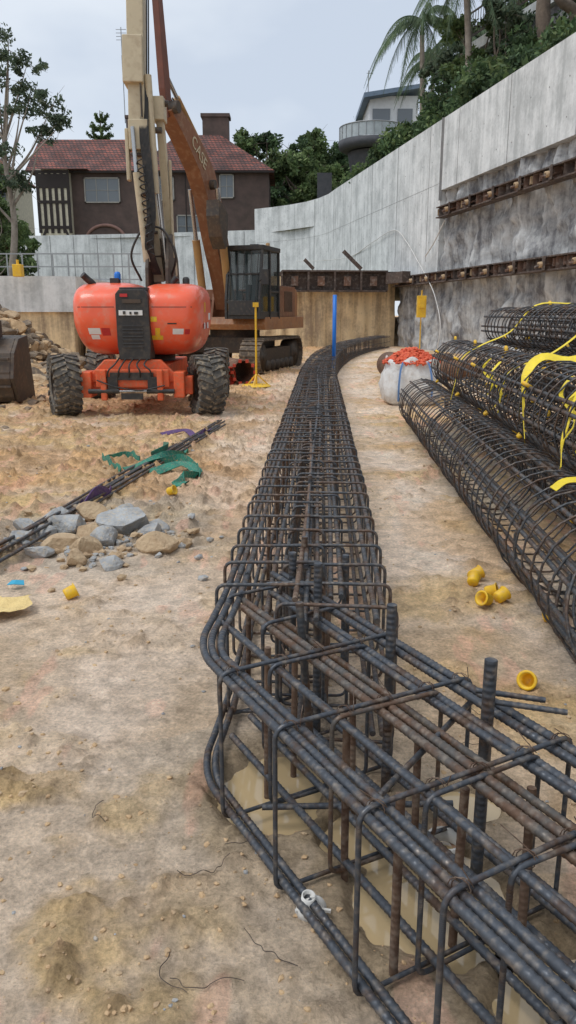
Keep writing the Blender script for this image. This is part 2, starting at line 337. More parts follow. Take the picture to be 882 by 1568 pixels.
strip=np.exp(-((X-pathx-.95)/.45)**2)*(Y>2.0)+.7*np.exp(-((X-pathx+.9)/.40)**2)*(Y>2.5)
C=mixc(C,(.74,.60,.49),np.clip(strip,0,1)*sst(.36,.6,fbm(X,Y,.9,4,51))*.8)
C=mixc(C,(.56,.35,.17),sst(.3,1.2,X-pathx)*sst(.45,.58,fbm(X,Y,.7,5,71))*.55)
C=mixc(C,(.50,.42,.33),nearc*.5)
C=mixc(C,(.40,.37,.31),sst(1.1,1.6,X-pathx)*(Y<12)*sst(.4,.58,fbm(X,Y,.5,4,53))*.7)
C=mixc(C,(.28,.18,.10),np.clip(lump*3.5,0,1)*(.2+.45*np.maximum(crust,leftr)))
q=((X+1.45)/1.1)**2+((Y-5.7)/1.1)**2
C=mixc(C,(.38,.36,.32),sst(1.3,.3,q+fbm(X,Y,.3,4,60)-.5)*.5)
for (px,py,rx,ry) in PUD:
    q=np.hypot((X-px)/rx,(Y-py)/ry)/1.7+(fbm(X,Y,.15,4,66)-.5)*.8;C=mixc(C,(.32,.24,.15),sst(1.1,.6,q)*.7)
C=mixc(C,(.85,.45,.33),sst(.67,.72,fbm(X*3,Y,.5,3,99))*.3)
C=np.clip(C*np.array((1.24,1.23,1.21)),0,.86)
V=np.stack([X,Y,Z],-1).reshape(-1,3);ny,nx=X.shape
i=np.arange(ny-1)[:,None];j=np.arange(nx-1)[None]
F=np.stack([i*nx+j,i*nx+j+1,(i+1)*nx+j+1,(i+1)*nx+j],-1).reshape(-1,4)
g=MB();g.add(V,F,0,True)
m,nt,b=newmat('dirt_ground');L=nt.links.new;b.inputs['Roughness'].default_value=.92;b.inputs['Specular IOR Level'].default_value=.2
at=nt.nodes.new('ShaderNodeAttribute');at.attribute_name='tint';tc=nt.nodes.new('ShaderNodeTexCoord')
def N_(sc,det=8,ro=.65):
    n=nt.nodes.new('ShaderNodeTexNoise');n.inputs['Scale'].default_value=sc;n.inputs['Detail'].default_value=det;n.inputs['Roughness'].default_value=ro;L(tc.outputs['Object'],n.inputs['Vector']);return n.outputs[0]
n1=N_(8,10,.75);n2=N_(60,6,.7);n3=N_(2.2)
mr=nt.nodes.new('ShaderNodeMapRange');mr.inputs[1].default_value=.3;mr.inputs[2].default_value=.7;mr.inputs[3].default_value=.56;mr.inputs[4].default_value=1.34;L(n1,mr.inputs[0])
mr2=nt.nodes.new('ShaderNodeMapRange');mr2.inputs[1].default_value=.3;mr2.inputs[2].default_value=.7;mr2.inputs[3].default_value=.70;mr2.inputs[4].default_value=1.3;L(n2,mr2.inputs[0])
mm=nt.nodes.new('ShaderNodeMath');mm.operation='MULTIPLY';L(mr.outputs[0],mm.inputs[0]);L(mr2.outputs[0],mm.inputs[1])
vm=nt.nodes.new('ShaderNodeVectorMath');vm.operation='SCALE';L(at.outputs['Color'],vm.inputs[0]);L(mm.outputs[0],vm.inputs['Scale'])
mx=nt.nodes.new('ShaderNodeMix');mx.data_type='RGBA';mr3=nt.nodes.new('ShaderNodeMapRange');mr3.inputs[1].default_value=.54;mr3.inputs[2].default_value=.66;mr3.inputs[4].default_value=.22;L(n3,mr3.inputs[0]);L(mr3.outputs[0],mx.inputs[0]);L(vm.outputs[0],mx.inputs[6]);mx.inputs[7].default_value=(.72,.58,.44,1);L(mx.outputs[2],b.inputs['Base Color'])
bp=nt.nodes.new('ShaderNodeBump');bp.inputs['Strength'].default_value=1;bp.inputs['Distance'].default_value=.010;L(n2,bp.inputs['Height'])
bp2=nt.nodes.new('ShaderNodeBump');bp2.inputs['Strength'].default_value=.9;bp2.inputs['Distance'].default_value=.05;L(n1,bp2.inputs['Height']);L(bp.outputs[0],bp2.inputs['Normal']);L(bp2.outputs[0],b.inputs['Normal'])
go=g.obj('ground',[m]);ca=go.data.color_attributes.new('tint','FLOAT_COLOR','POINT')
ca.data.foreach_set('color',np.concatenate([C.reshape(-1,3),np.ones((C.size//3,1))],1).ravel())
def H(x,y):
    return float(gh(np.array([[x]],float),np.array([[y]],float),np.interp(np.array([[y]],float),main[:,1],main[:,0]))[0][0,0])
m,nt,b=newmat('muddy_water');b.inputs['Base Color'].default_value=(.52,.39,.22,1);b.inputs['Roughness'].default_value=.04;b.inputs['Specular IOR Level'].default_value=.8
p=MB()
for (px,py,rx,ry) in PUD:
    p.add([(px+rx*1.25*math.cos(a),py+ry*1.25*math.sin(a),-.030+.0003*rx) for a in np.arange(24)*math.pi/12],[list(range(24))])
p.obj('puddle',[m])
p=MB()
NP=7000
yy_=1.2+13*R.rand(NP)**1.9;xx_=(R.rand(NP)*.92-.46)*yy_*1.05
px_=np.interp(yy_,main[:,1],main[:,0]);hz_,lf_,_,_,_,cr_,_=gh(xx_[:,None],yy_[:,None],px_[:,None])
for k in range(NP):
    xx,yy=xx_[k],yy_[k];pr=.12+.75*max(cr_[k,0],lf_[k,0]*.6)
    if rnd.random()>pr:continue
    r=rnd.choice([.002,.003,.004,.006,.008,.010])*(1+yy*.07)*(1.6 if (xx<-.8 and rnd.random()<.25) else 1)
    p.rock((xx,yy,hz_[k,0]+r*.1),r,rnd.choice([0,0,0,3,3,3,3,3,3,1]),1)
p.obj('pebbles',[M['rockb'],M['rockg'],M['rockd'],M['clod']])
# ------------------------------------------------------------------ near capping beam cage
cage=empty('reinforcement_cage')
def np3(o,s_,z): q=L0+D*s_+N*o; return (q[0],q[1],z)
nb=MB()
def near_bar(o,s0,s1,z,r,rib=.13,mi=0,wob=.004):
    n=int((s1-s0)/.004);t=np.linspace(0,1,n);a=rnd.random()*6
    P=[np3(o+wob*math.sin(a+q*5),s0+(s1-s0)*q,z+wob*math.sin(a+3+q*7)) for q in t]
    nb.tube(P,r,10,mi,rib=rib)
def bent(o,z,r):
    P=[(-.225+o*1.0,3.7,z),(-.252+o,3.1,z),(-.284+o,2.74,z),(-.300+o*.95,2.56,z),(-.280+o*.9,2.41,z)]+[np3(o*.9,s_,z) for s_ in(-.05,.3,.8,1.3,1.9,2.4)]
    P=resample(catmull(P,10),.004);nb.tube(P,r,10,0,rib=.13)
for o in(0,.031,.067): bent(o,.53,.0122)
for o in(0,.034): bent(o,.055,.0122)
for o,s0,z,r,mi in((.175,-.45,.53,.0105,0),(.212,-.5,.5,.0105,0),(.315,-.55,.525,.013,2),(.346,-.6,.53,.013,2),(.43,-.58,.49,.011,2),(.49,-.62,.525,.0128,0),(.519,-.62,.525,.0128,0),(.60,-.82,.53,.0132,0),(.632,-.80,.535,.0132,0)):
    near_bar(o,s0,2.4,z,r,mi=mi)
for o,s0,z in((.2,-.4,.06),(.33,-.5,.06),(.37,-.5,.06),(.6,-.8,.06),(.64,-.8,.06),(.645,-.8,.3),(.50,-.5,.05)):
    near_bar(o,s0,2.4,z,.013)
def loop(pts3,rc=.04,k=4):
    P=[Vector(q) for q in pts3];out=[];n=len(P)
    for i in range(n):
        a=(P[i-1]-P[i]).normalized();b_=(P[(i+1)%n]-P[i]).normalized()
        s0=P[i]+a*rc;s1=P[i]+b_*rc
        for j in range(k+1):
            t=j/k;out.append((1-t)**2*s0+2*t*(1-t)*P[i]+t*t*s1)
    return out
def stir(mb,fn,s_,o0,o1,z0,z1,r,mi=0,n=7):
    j=rnd.uniform(-.012,.012)
    c=[fn(o0,s_+j,z0),fn(o1,s_-j,z0),fn(o1,s_-j,z1),fn(o0,s_+j,z1)]
    mb.tube(loop(c),r,n,mi,closed=True)
for s_ in(0,.385,.79,1.08,1.40,1.75,2.1):
    stir(nb,np3,s_,-.020,.662,.025,.551,.0072,0,8)
    stir(nb,np3,s_+.022,.15,.53,.03,.545,.0072,2 if rnd.random()<.4 else 0,8)
for s_ in(-.3,-.62):
    stir(nb,np3,s_,.28,.662,.025,.551,.0072,0,8)
def vbar(x,y,z0,z1,r,mi=0,lean=(0,0)):
    n=int((z1-z0)/.004);P=[(x+lean[0]*q,y+lean[1]*q,z0+(z1-z0)*q) for q in np.linspace(0,1,n)]
    nb.tube(P,r,10,mi,rib=.10)
vbar(.347,2.41,-.05,.71,.0165);vbar(.564,1.968,-.05,.72,.017);vbar(.116,2.82,-.05,.72,.0165);vbar(.80,1.53,-.05,.70,.018)
vbar(.02,3.15,-.05,.66,.016);vbar(.26,3.3,-.05,.60,.016)
for x,y in((-.075,2.42),(.17,1.98),(.27,1.62),(.22,2.3),(.45,1.75),(.40,2.1),(.62,1.7),(.02,2.55)): vbar(x,y,-.06,.45+rnd.random()*.12,.0112,1 if rnd.random()<.75 else 0,(rnd.uniform(-.01,.01),rnd.uniform(-.01,.01)))
for (o,s_) in ((.665,.52),(.665,.60),(.665,1.02),(.665,1.10)):
    a=np3(o-.10,s_,.585);b_=np3(o+.05,s_+.13,.575);nb.tube(resample(np.array([a,b_]),.004),.0085,8,0,rib=.12)
nb.tube([np3(.1,.05,.06),np3(.66,.35,.07)],.011,8,0);nb.tube([np3(.0,.75,.50),np3(.66,.42,.49)],.009,8,0)
nb.tube([np3(.0,1.35,.50),np3(.68,1.05,.49)],.009,8,0)
for s_ in(0,.385,.79,1.08):
    for o in(.02,.195,.335,.49,.62):
        c=np.array(np3(o,s_,.545));
        P=[c+np.array([.022*math.cos(a)*D[1]+.004*a*.3,.022*math.cos(a)*D[0],.024*math.sin(a)]) for a in np.linspace(0,9,16)]
        P.append(c+np.array([rnd.uniform(-.05,.05),rnd.uniform(-.05,.05),.05]));nb.tube(P,.0014,4,1)
nb.obj('near_leg_bars',[M['bar'],M['rust'],M['barb']],cage)
mbm=MB()
full=resample(main,.08)
for o,z,r,mi,end in((-.318,.53,.0125,0,99),(-.287,.53,.0125,0,99),(-.25,.535,.012,0,99),(-.13,.52,.012,0,99),(-.09,.52,.012,0,99),(.015,.55,.011,2,40),(.055,.56,.011,0,99),(.12,.53,.0125,0,99),(.155,.53,.0125,0,99),(.29,.53,.0125,0,99),(.323,.53,.0125,0,99),
    (-.318,.06,.013,0,99),(-.28,.06,.013,0,99),(-.1,.06,.013,0,99),(.0,.06,.013,0,99),(.1,.06,.013,0,99),(.285,.06,.013,0,99),(.325,.06,.013,0,99),(-.325,.30,.010,0,99),(.33,.30,.010,0,99)):
    st=rnd.randint(0,4)+(6 if o<-.2 else 3);P=offs(full,o)[st:]
    w=.006*np.sin(np.arange(len(P))*.12+rnd.random()*6)
    mbm.tube([(P[i][0]+w[i],P[i][1],z+w[i]*.8) for i in range(len(P))],r,7,mi)
P=offs(full,.0)
mbm.tube([(P[i][0]-.03+.03*math.sin(i*.05),P[i][1],.580) for i in range(5,70)],.0115,8,1)
mbm.tube([(P[i][0]+.02-.02*math.sin(i*.05),P[i][1],.580) for i in range(10,180)],.0115,8,2)
sta=resample(main,.27);T=np.gradient(sta,axis=0);T/=np.linalg.norm(T,axis=1)[:,None]
for k in range(1,len(sta)):
    c=sta[k];nn=np.array([T[k][1],-T[k][0]])
    fn=lambda o,s_,z:(c[0]+nn[0]*o+T[k][0]*s_,c[1]+nn[1]*o+T[k][1]*s_,z)
    n=7 if c[1]<10 else 4;e=.016*rnd.uniform(-1,1)
    if c[1]>2.8:
        stir(mbm,fn,0,-.345,.09,.025,.590+e,.0076,0,n);
    stir(mbm,fn,.05,-.09,.36,.03,.580-e,.0076,0,n)
    if k%2==0 and c[1]<25: stir(mbm,fn,.12,-.17,.19,.04,.555,.0062,2,n)
    if rnd.random()<.5 and c[1]<16:
        x,y,_=fn(rnd.choice([-.26,.24,-.05,.1]),.1,0);mbm.tube([(x,y,0),(x+.01,y,.42+.1*rnd.random())],.012,7,1)
for k in range(0,14):
    c=main[min(int(12+k*6.2),len(main)-1)]
    mbm.tube([(c[0]+rnd.choice([-.02,.05]),c[1],0),(c[0],c[1]+.01,.64)],.015,8,0)
mbm.obj('main_run_bars',[M['bar2'],M['rust'],M['bar']],cage)
u=MB()
u.lathe([(.024,0),(.030,.0),(.030,.04),(.020,.045),(.020,.08),(.016,.08),(.016,0)],(.05,1.83,0),(0.1,-.2,1),18)
u.lathe([(.016,0),(.038,.0),(.038,.010),(.016,.012)],(.07,1.82,.03),(.3,-1,.3),18)
for a in range(4):u.beam((.07,1.82,.03),(.07+.05*math.cos(a*1.57),1.81,.03+.05*math.sin(a*1.57)),.008,.008)
u.obj('bar_chair',[M['pvc']])
u=MB();u.lathe([(.055,0),(.06,0),(.06,.05),(.052,.05),(.052,0)],(.50,2.12,-.02),(0,0,1),24);u.obj('pipe_offcut',[M['pvc']])
u=MB();u.box(np3(.62,1.28,.56),(.07,.045,.03),0,ez=.5);u.obj('green_tape_tag',[mat('green_tape',(.02,.5,.15))],bevel=.008)
w=MB()
for (x,y) in((-.25,1.55),(-.12,1.75),(-.35,1.4),(-.05,1.45),(-.6,2.2),(-.2,2.1),(.6,3.0),(.75,2.7),(-.33,1.95),(-.42,1.38),(.9,2.9),(-.3,1.6)):
    a=rnd.random()*6;P=[];px,py=x,y
    for k in range(9):
        P.append((px,py,H(px,py)+.006+.01*rnd.random()));px+=.028*math.cos(a);py+=.02*math.sin(a);a+=rnd.uniform(-.9,.9)
    w.tube(catmull(P,4),.0013,4,0)
w.obj('tie_wire_offcuts',[M['dark']])
# ------------------------------------------------------------------ pile cages (right)
def pile_cage(a,b_,r,nl,pitch,name='pile_cage',lr=.014,over=.0,caps=True,wr=.0068):
    e=empty(name);mb=MB();a=Vector(a);b_=Vector(b_);t=(b_-a).normalized();L_=(b_-a).length
    u=t.cross(Vector((0,0,1))).normalized();v=u.cross(t)
    nt_=int(L_/pitch);P=[]
    for k in range(nt_*22+1):
        q=k/22;an=q*2*math.pi;jj=r*(1+.02*math.sin(q*1.3)+.012*math.sin(an*2+q))
        P.append(a+t*min((q+.12*math.sin(q*2.1))*pitch,L_)+u*jj*math.cos(an)+v*jj*math.sin(an))
    mb.tube(P,wr,5,0)
    for k in range(nl):
        an=2*math.pi*k/nl+.2
        for dd in((0,) if k%2 else (-.035,.035)):
            c=u*(r-.02)*math.cos(an+dd/r)+v*(r-.02)*math.sin(an+dd/r)
            ov=over*(.4+.6*rnd.random())
            mb.tube([a+c-t*ov,a+c+t*L_*.3+v*-.006,a+c+t*L_*.6,b_+c+t*.08*rnd.random()],lr,6,0)
    for q in np.arange(1,L_,2.0):
        P=[a+t*q+(u*math.cos(x)+v*math.sin(x))*(r-.04) for x in np.linspace(0,2*math.pi,24)[:-1]];mb.tube(P,.01,5,0,closed=True)
    mb.obj('bars',[M['bar2']],e)
    if caps:
        cb=MB()
        for q in np.arange(.7,L_-.3,1.6):
            for an in(.6,1.6,2.6,3.9):
                c=a+t*(q+rnd.uniform(-.3,.3))+(u*math.cos(an)+v*math.sin(an))*r
                cb.lathe([(.012,-.014),(.040,-.014),(.045,0),(.040,.014),(.012,.014)],c,t.cross(u*math.cos(an)+v*math.sin(an)),14)
        cb.obj('spacer_wheels',[M['yellow']],e)
    return e
pile_cage((1.58,3.3,.36),(2.02,11.8,.36),.35,10,.19,over=.5,caps=False)
pile_cage((2.30,3.6,.36),(2.76,12.0,.36),.35,10,.2,over=.3)
pile_cage((3.02,4.0,.36),(3.50,12.2,.36),.35,10,.2)
pile_cage((1.92,3.7,.97),(2.36,11.2,.97),.33,10,.19,over=.4)
pile_cage((2.62,4.2,.98),(3.10,11.6,.98),.33,10,.2)
pile_cage((3.33,4.8,.98),(3.83,11.6,.98),.33,10,.2,caps=False)
pile_cage((2.75,4.2,1.50),(2.75,10.4,1.50),.22,8,.16,caps=False)
pile_cage((3.3,4.4,1.52),(3.25,10.5,1.52),.24,8,.16)
s=MB()
def strap(pts,w,side,mi=0):s.ribbon(catmull(pts,5),w,side,mi)
strap([(3.3,6.2,1.78),(2.95,6.0,1.74),(2.6,5.9,1.60),(2.2,5.95,1.32),(1.95,6.0,1.33),(1.80,5.9,1.20),(1.74,5.7,.95),(1.72,5.55,.75)],.08,(.15,.8,.6))
strap([(3.3,9.2,1.76),(2.8,9.0,1.74),(2.5,8.9,1.45),(2.2,8.9,1.31),(1.98,8.9,1.16),(1.88,8.8,.85),(1.85,8.8,.7)],.035,(.2,.9,.3))
strap([(3.3,7.6,1.76),(2.9,7.4,1.7),(2.6,7.0,1.5),(2.3,6.9,1.30),(1.95,6.9,1.14),(1.85,6.8,.8)],.035,(.2,.9,.3))
strap([(2.35,4.6,1.25),(2.05,4.7,1.31),(1.80,4.7,1.24),(1.66,4.6,.95),(1.62,4.5,.76)],.045,(.2,.7,.7))
strap([(1.95,4.1,.70),(1.75,4.2,.74),(1.58,4.25,.74),(1.48,4.2,.70)],.045,(.4,.8,.5))
for x,y in((1.85,4.9),(2.0,5.5),(1.95,7.2),(2.1,8.1)):
    strap([(x,y,1.22),(x-.10,y-.1,1.10),(x-.04,y-.25,.95),(x-.12,y-.3,.82)],.03,(.5,.6,.6))
s.obj('lifting_strap',[M['strap']])
s=MB()
for k in range(4):
    P=catmull([(1.65+.05*k,4.4,.10+.03*k),(1.42+.05*k,3.8,.06),(1.38+.06*k,3.2,.04),(1.52+.05*k,2.7,.03)],6);s.tube(P,.010,6)
for q,rr in((0,.33),(.12,.30)):
    P=[(1.55+rr*math.cos(a),3.15-q+.16*math.sin(a),.35+rr*math.sin(a)) for a in np.linspace(1.2,7,26)];s.tube(P,.008,6)
s.obj('loose_rebar',[M['bar2']])
def capobj(x,y,tilt,r=.036):
    c=MB();ax=Vector((math.sin(tilt),math.cos(tilt)*.8,.35))
    c.lathe([(.002,0),(r*.85,0),(r,.01),(r*1.05,.065),(r*1.25,.068),(r*1.25,.073),(r*.9,.073),(r*.8,.012),(.002,.012)],(x,y,H(x,y)+r*.8),ax,20);c.obj('rebar_cap',[M['yellow']])
for x,y,t in((-1.32,4.29,1),(-1.085,6.8,2),(-1.46,5.98,.4),(-1.40,6.05,2.5),(1.14,4.50,.3),(1.18,4.34,2),(1.16,4.18,4),(1.22,4.24,1),(1.10,3.2,3.6),(1.17,4.66,1.2),(1.4,3.95,2)):capobj(x,y,t)
# ------------------------------------------------------------------ left ground clutter
s=MB()
for k in range(7):
    o=(k-3)*.035+rnd.uniform(-.01,.01)
    P=[(-2.55+o*1.6,3.0,.05),(-2.0+o,5.0,.06+.02*(k%3)),(-1.55+o+rnd.uniform(-.05,.05),8,.05+.02*(k%2)),(-1.03+o*.8,11.9+rnd.uniform(-.6,.3),.04)]
    s.tube(catmull(P,8),.013,6,0)
s.obj('rebar_bundle',[M['bar2']])
s=MB()
for x,y,r,mi in((-1.62,5.35,.14,1),(-1.45,5.25,.12,1),(-1.25,5.75,.19,0),(-1.05,5.6,.12,0),(-1.85,5.6,.13,0),(-1.95,5.35,.10,0),(-1.68,5.72,.17,0),(-1.48,5.6,.13,1),(-.92,5.25,.14,1),(-.78,5.38,.07,1),(-1.2,4.92,.09,0),(-1.42,4.98,.10,1),(-1.02,5.85,.10,0),(-2.05,5.8,.11,0),(-1.9,6.1,.14,0),(-1.6,6.1,.12,1),(-1.33,6.12,.12,0),(-1.35,5.45,.12,0),(-1.75,5.15,.09,0)):
    s.rock((x,y,H(x,y)+r*.3),r,mi,3,(1,.85,.66))
for k in range(340):
    x=rnd.gauss(-1.45,.38);y=rnd.gauss(5.55,.42);r=rnd.uniform(.010,.045);s.rock((x,y,H(x,y)+r*.3),r,rnd.choice([0,0,1,1]),1)
s.obj('broken_rocks',[M['rockg'],M['rockb']])
s=MB()
def sling(pts,w=.07,mi=0):
    P=catmull(pts,6);P=[(p[0],p[1],max(p[2],H(p[0],p[1])+.012)) for p in P];s.ribbon(P,w,(.15,.1,1) if rnd.random()<.25 else (.5,1,.25),mi,.008)
sling([(-1.75,7.9,.02),(-1.95,8.3,.03),(-2.1,8.6,.02),(-1.9,8.9,.05),(-1.7,8.7,.02)],.08)
sling([(-1.75,8.1,.02),(-1.4,8.5,.12),(-1.2,8.9,.05),(-1.3,9.3,.02)],.08)
sling([(-1.45,7.9,.03),(-1.15,8.2,.08),(-.95,7.9,.03),(-1.1,7.5,.02),(-1.0,7.3,.02)],.12)
sling([(-1.5,8.4,.03),(-1.2,8.5,.08),(-1.0,8.2,.03),(-.9,7.7,.02)],.10)
sling([(-1.6,9.8,.02),(-1.45,9.2,.1),(-1.6,8.9,.05)],.07)
sling([(-1.75,10.6,.03),(-1.45,10.8,.06),(-1.25,10.4,.03),(-1.1,10.8,.03)],.09,1)
sling([(-1.75,6.3,.03),(-1.68,6.6,.14),(-1.62,6.9,.03)],.09,1)
s.obj('lifting_sling',[M['green'],M['purple']])
s=MB();a=np.linspace(0,1,17);gx,gy=np.meshgrid(a,a);X_=-1.9+.36*gx+.1*gy+.06*np.sin(gy*5);Y_=3.95+.28*gy+.04*np.sin(gx*7);Zz=.025+.06*fbm(X_,Y_,.10,3,5)
i=np.arange(16)[:,None];j=np.arange(16)[None];s.add(np.stack([X_,Y_,Zz],-1),np.stack([i*17+j,i*17+j+1,i*17+j+18,i*17+j+17],-1).reshape(-1,4),0,True);s.obj('yellow_rag',[M['rag']])
s=MB();s.ribbon([(-1.72,4.5,.04),(-1.68,4.48,.05),(-1.63,4.5,.04)],.05,(0,1,.2));s.obj('blue_offcut',[mat('cyan_plastic',(.05,.4,.6))])
s=MB()
for k in range(560):
    x=rnd.uniform(-10.5,-6.0);y=rnd.uniform(18.5,25.5);hh=1.85*math.exp(-((x+8.7)/1.6)**2)*math.exp(-((y-23)/2.6)**2)
    r=rnd.uniform(.08,.36);s.rock((x,y,hh*rnd.uniform(.72,1.0)),r,rnd.choice([0,0,0,1,2]),2,(1,rnd.uniform(.6,1),.6))
for k in range(260):
    x=rnd.uniform(-8.5,-4.4);y=rnd.uniform(12.5,20);r=rnd.uniform(.03,.14);s.rock((x,y,.03),r,rnd.choice([0,1,2]),1)
s.obj('rubble_pile',[M['rockd'],M['rockb'],M['clod']])
e=empty('digging_bucket');s=MB()
prof=[(14.3,.15),(14.15,.5),(14.3,.95),(14.6,1.2),(15.1,1.25),(15.15,1.15),(14.7,1.1),(14.42,.9),(14.3,.5),(14.42,.2),(15.3,.06),(15.3,.0),(14.4,.05)]
s.prism(prof,-6.4,-5.05,'x')
pl=[(14.4,.05),(14.15,.5),(14.3,.95),(14.6,1.2),(15.1,1.25),(15.3,.06)];s.prism(pl,-5.05,-4.98,'x');s.prism(pl,-6.47,-6.4,'x')
for k in range(5):s.beam((-6.3+.29*k,15.2,.04),(-6.3+.29*k,15.55,.03),.1,.08,.05,.02)
for z in(.35,.6,.85):s.box((-5.7,14.2,z),(1.3,.05,.05))
s.box((-5.4,14.6,1.35),(.08,.5,.35));s.box((-6.0,14.6,1.35),(.08,.5,.35));s.cyl((-5.3,14.6,1.4),(-6.1,14.6,1.4),.06)
s.obj('shell',[M['dark']],e,bevel=.015)
s=MB()
for k in range(120):
    x=rnd.gauss(-5.0,.35);y=rnd.gauss(10.9,.4);hh=.55*math.exp(-((x+5.1)/.4)**2-((y-11)/.5)**2);r=rnd.uniform(.04,.16);s.rock((x,y,hh*rnd.uniform(.4,1)),r,rnd.choice([0,0,1]),2)
s.obj('dirt_mound',[M['rockd'],M['clod']])
# ------------------------------------------------------------------ boom lift
lift=empty('boom_lift')
def wheel(name,parent,c,rz,right=1):
    w=MB();ax=Vector((math.cos(rz),math.sin(rz),0))*right;c=Vector(c);Rr=.5;W=.2
    w.lathe([(.27,-W*.9),(.33,-W),(.42,-W*1.02),(.465,-W*.9),(.475,0),(.465,W*.9),(.42,W*1.02),(.33,W),(.27,W*.9)],c,ax,48,0)
    f=Vector((0,0,1));g_=ax.cross(f)
    for k in range(22):
        for sd in(-1,1):
            t0=2*math.pi*(k+(0 if sd>0 else .5))/22;dt=.16
            P=[]
            for rad in(.455,.505):
                for (h_,tt) in((.0*sd,t0-.05),(.0*sd,t0+.07),(W*1.0*sd,t0+dt+.09),(W*1.0*sd,t0+dt-.04)):
                    rr_=rad if h_==0 else rad-.012
                    P.append(c+ax*h_+(f*math.cos(tt)+g_*math.sin(tt))*rr_)
            w.add([tuple(q) for q in P],[[0,1,2,3],[4,5,6,7],[0,1,5,4],[1,2,6,5],[2,3,7,6],[3,0,4,7]],0)
            P=[]
            for hh in(W*.98,W*1.12):
                for rad,tt in((.36,t0+dt),(.36,t0+dt+.10),(.49,t0+dt+.09),(.49,t0+dt-.04)):
                    P.append(c+ax*hh*sd+(f*math.cos(tt)+g_*math.sin(tt))*rad)
            w.add([tuple(q) for q in P],[[0,1,2,3],[4,5,6,7],[0,1,5,4],[1,2,6,5],[2,3,7,6],[3,0,4,7]],0)
    w.lathe([(.28,-W*.9),(.27,W*.9),(.25,W*.7),(.24,W*.3),(.12,W*.25),(.12,W*.7),(.0,W*.75)],c,ax,28,1)
    for k in range(9):
        t=k*2*math.pi/9;q=c+ax*W*.28+(f*math.cos(t)+g_*math.sin(t))*.18;w.cyl(q,q+ax*.04,.016,8,2)
    w.obj(name,[M['tyre'],M['dark'],M['chrome']],parent,recalc=True)
wheel('tyre_near_left',lift,(-3.72,12.95,.5),math.radians(24),1)
wheel('tyre_near_right',lift,(-1.36,12.95,.5),math.radians(20),-1)
wheel('tyre_far_left',lift,(-3.72,15.6,.5),0,-1)
wheel('tyre_far_right',lift,(-1.42,15.6,.5),0,1)
s=MB()
s.box((-2.54,12.95,.52),(1.75,.22,.20));s.box((-3.3,12.9,.52),(.18,.4,.42));s.box((-1.78,12.9,.52),(.18,.4,.42))
s.box((-2.54,12.74,.62),(1.2,.07,.30));s.box((-2.54,14.2,.66),(1.1,2.6,.34));s.box((-2.54,15.6,.55),(1.8,.24,.22))
for x in(-3.0,-2.08):s.box((x,12.68,.52),(.10,.10,.5))
s.prism([(-3.3,.62),(-3.0,.92),(-2.08,.92),(-1.78,.62),(-1.9,.55),(-3.2,.55)],12.8,12.9,'y')
s.box((-3.66+.25,12.95,.5),(.2,.2,.3));s.box((-1.42-.25,12.95,.5),(.2,.2,.3))
s.obj('chassis',[M['orange2']],lift,bevel=.02)
s=MB();s.lathe([(.5,0),(.5,.16),(.42,.16),(.42,.24)],(-2.54,14.2,.83),(0,0,1),32)
s.cyl((-3.25,12.66,.42),(-2.75,12.66,.42),.04,12);s.cyl((-2.3,12.66,.42),(-1.85,12.66,.42),.04,12)
for k in range(5):
    s.tube(catmull([(-2.95+.18*k,12.7,.6),(-2.9+.17*k,12.6,.75),(-2.8+.12*k,12.63,.85),(-2.75+.12*k,12.8,.95)],5),.014,6)
s.tube(catmull([(-3.1,12.63,.6),(-2.8,12.6,.50),(-2.4,12.62,.44),(-2.0,12.6,.52)],5),.012,6)
s.cyl((-2.75,12.66,.42),(-2.3,12.66,.42),.02,8,1)
s.box((-2.54,12.69,.66),(.7,.06,.12));s.box((-2.85,12.68,.55),(.16,.07,.2));s.box((-2.2,12.68,.55),(.16,.07,.2))
s.box((-2.54,12.65,.34),(.35,.06,.10));s.obj('steering_gear',[M['black'],M['chrome']],lift)
body=MB()
def tap(V):
    k=np.clip((1.55-V[...,2])/.6,0,1)**1.5;V=V.copy();V[...,0]=-2.47+(V[...,0]+2.47)*(1-.14*k);V[...,1]=V[...,1]+.25*k*(V[...,1]<13.9)
    k2=np.clip((V[...,2]-1.75)/.4,0,1)**2;V[...,1]+=.22*k2*(V[...,1]<13.9);return V
LC=(-3.02,13.95,1.56);LH=(.54,1.12,.60);RC_=(-1.93,13.95,1.55);RH=(.52,1.12,.59)
body.supell(LC,LH,5,taper=tap);body.supell(RC_,RH,5,taper=tap);body.supell((-2.47,14.0,1.40),(.98,1.10,.44),6,taper=tap)
body.obj('counterweight_hood',[M['orange']],lift)
s=MB()
def sfront(C_,H_,e,x,z):
    v=1-abs((x-C_[0])/H_[0])**e-abs((z-C_[2])/H_[2])**e
    y=C_[1]-H_[1]*max(v,.02)**(1/e);k=max(0,min(1,(1.55-z)/.6))**1.5;k2=max(0,min(1,(z-1.75)/.4))**2
    return -2.47+(x+2.47)*(1-.14*k),y+.25*k+.22*k2
def stick(C_,H_,x0,x1,z0,z1,mi,mb):
    n=6;V=[]
    for i in range(n):
        for j in range(n):
            x=x0+(x1-x0)*i/(n-1);z=z0+(z1-z0)*j/(n-1);xx,yy=sfront(C_,H_,5,x,z);V.append((xx,yy-.006,z))
    mb.add(V,[[i*n+j,(i+1)*n+j,(i+1)*n+j+1,i*n+j+1] for i in range(n-1) for j in range(n-1)],mi)
stick(LC,LH,-3.26,-3.06,1.32,1.42,0,s);stick(LC,LH,-3.04,-2.9,1.30,1.42,2,s);stick(LC,LH,-3.24,-3.10,1.24,1.31,0,s)
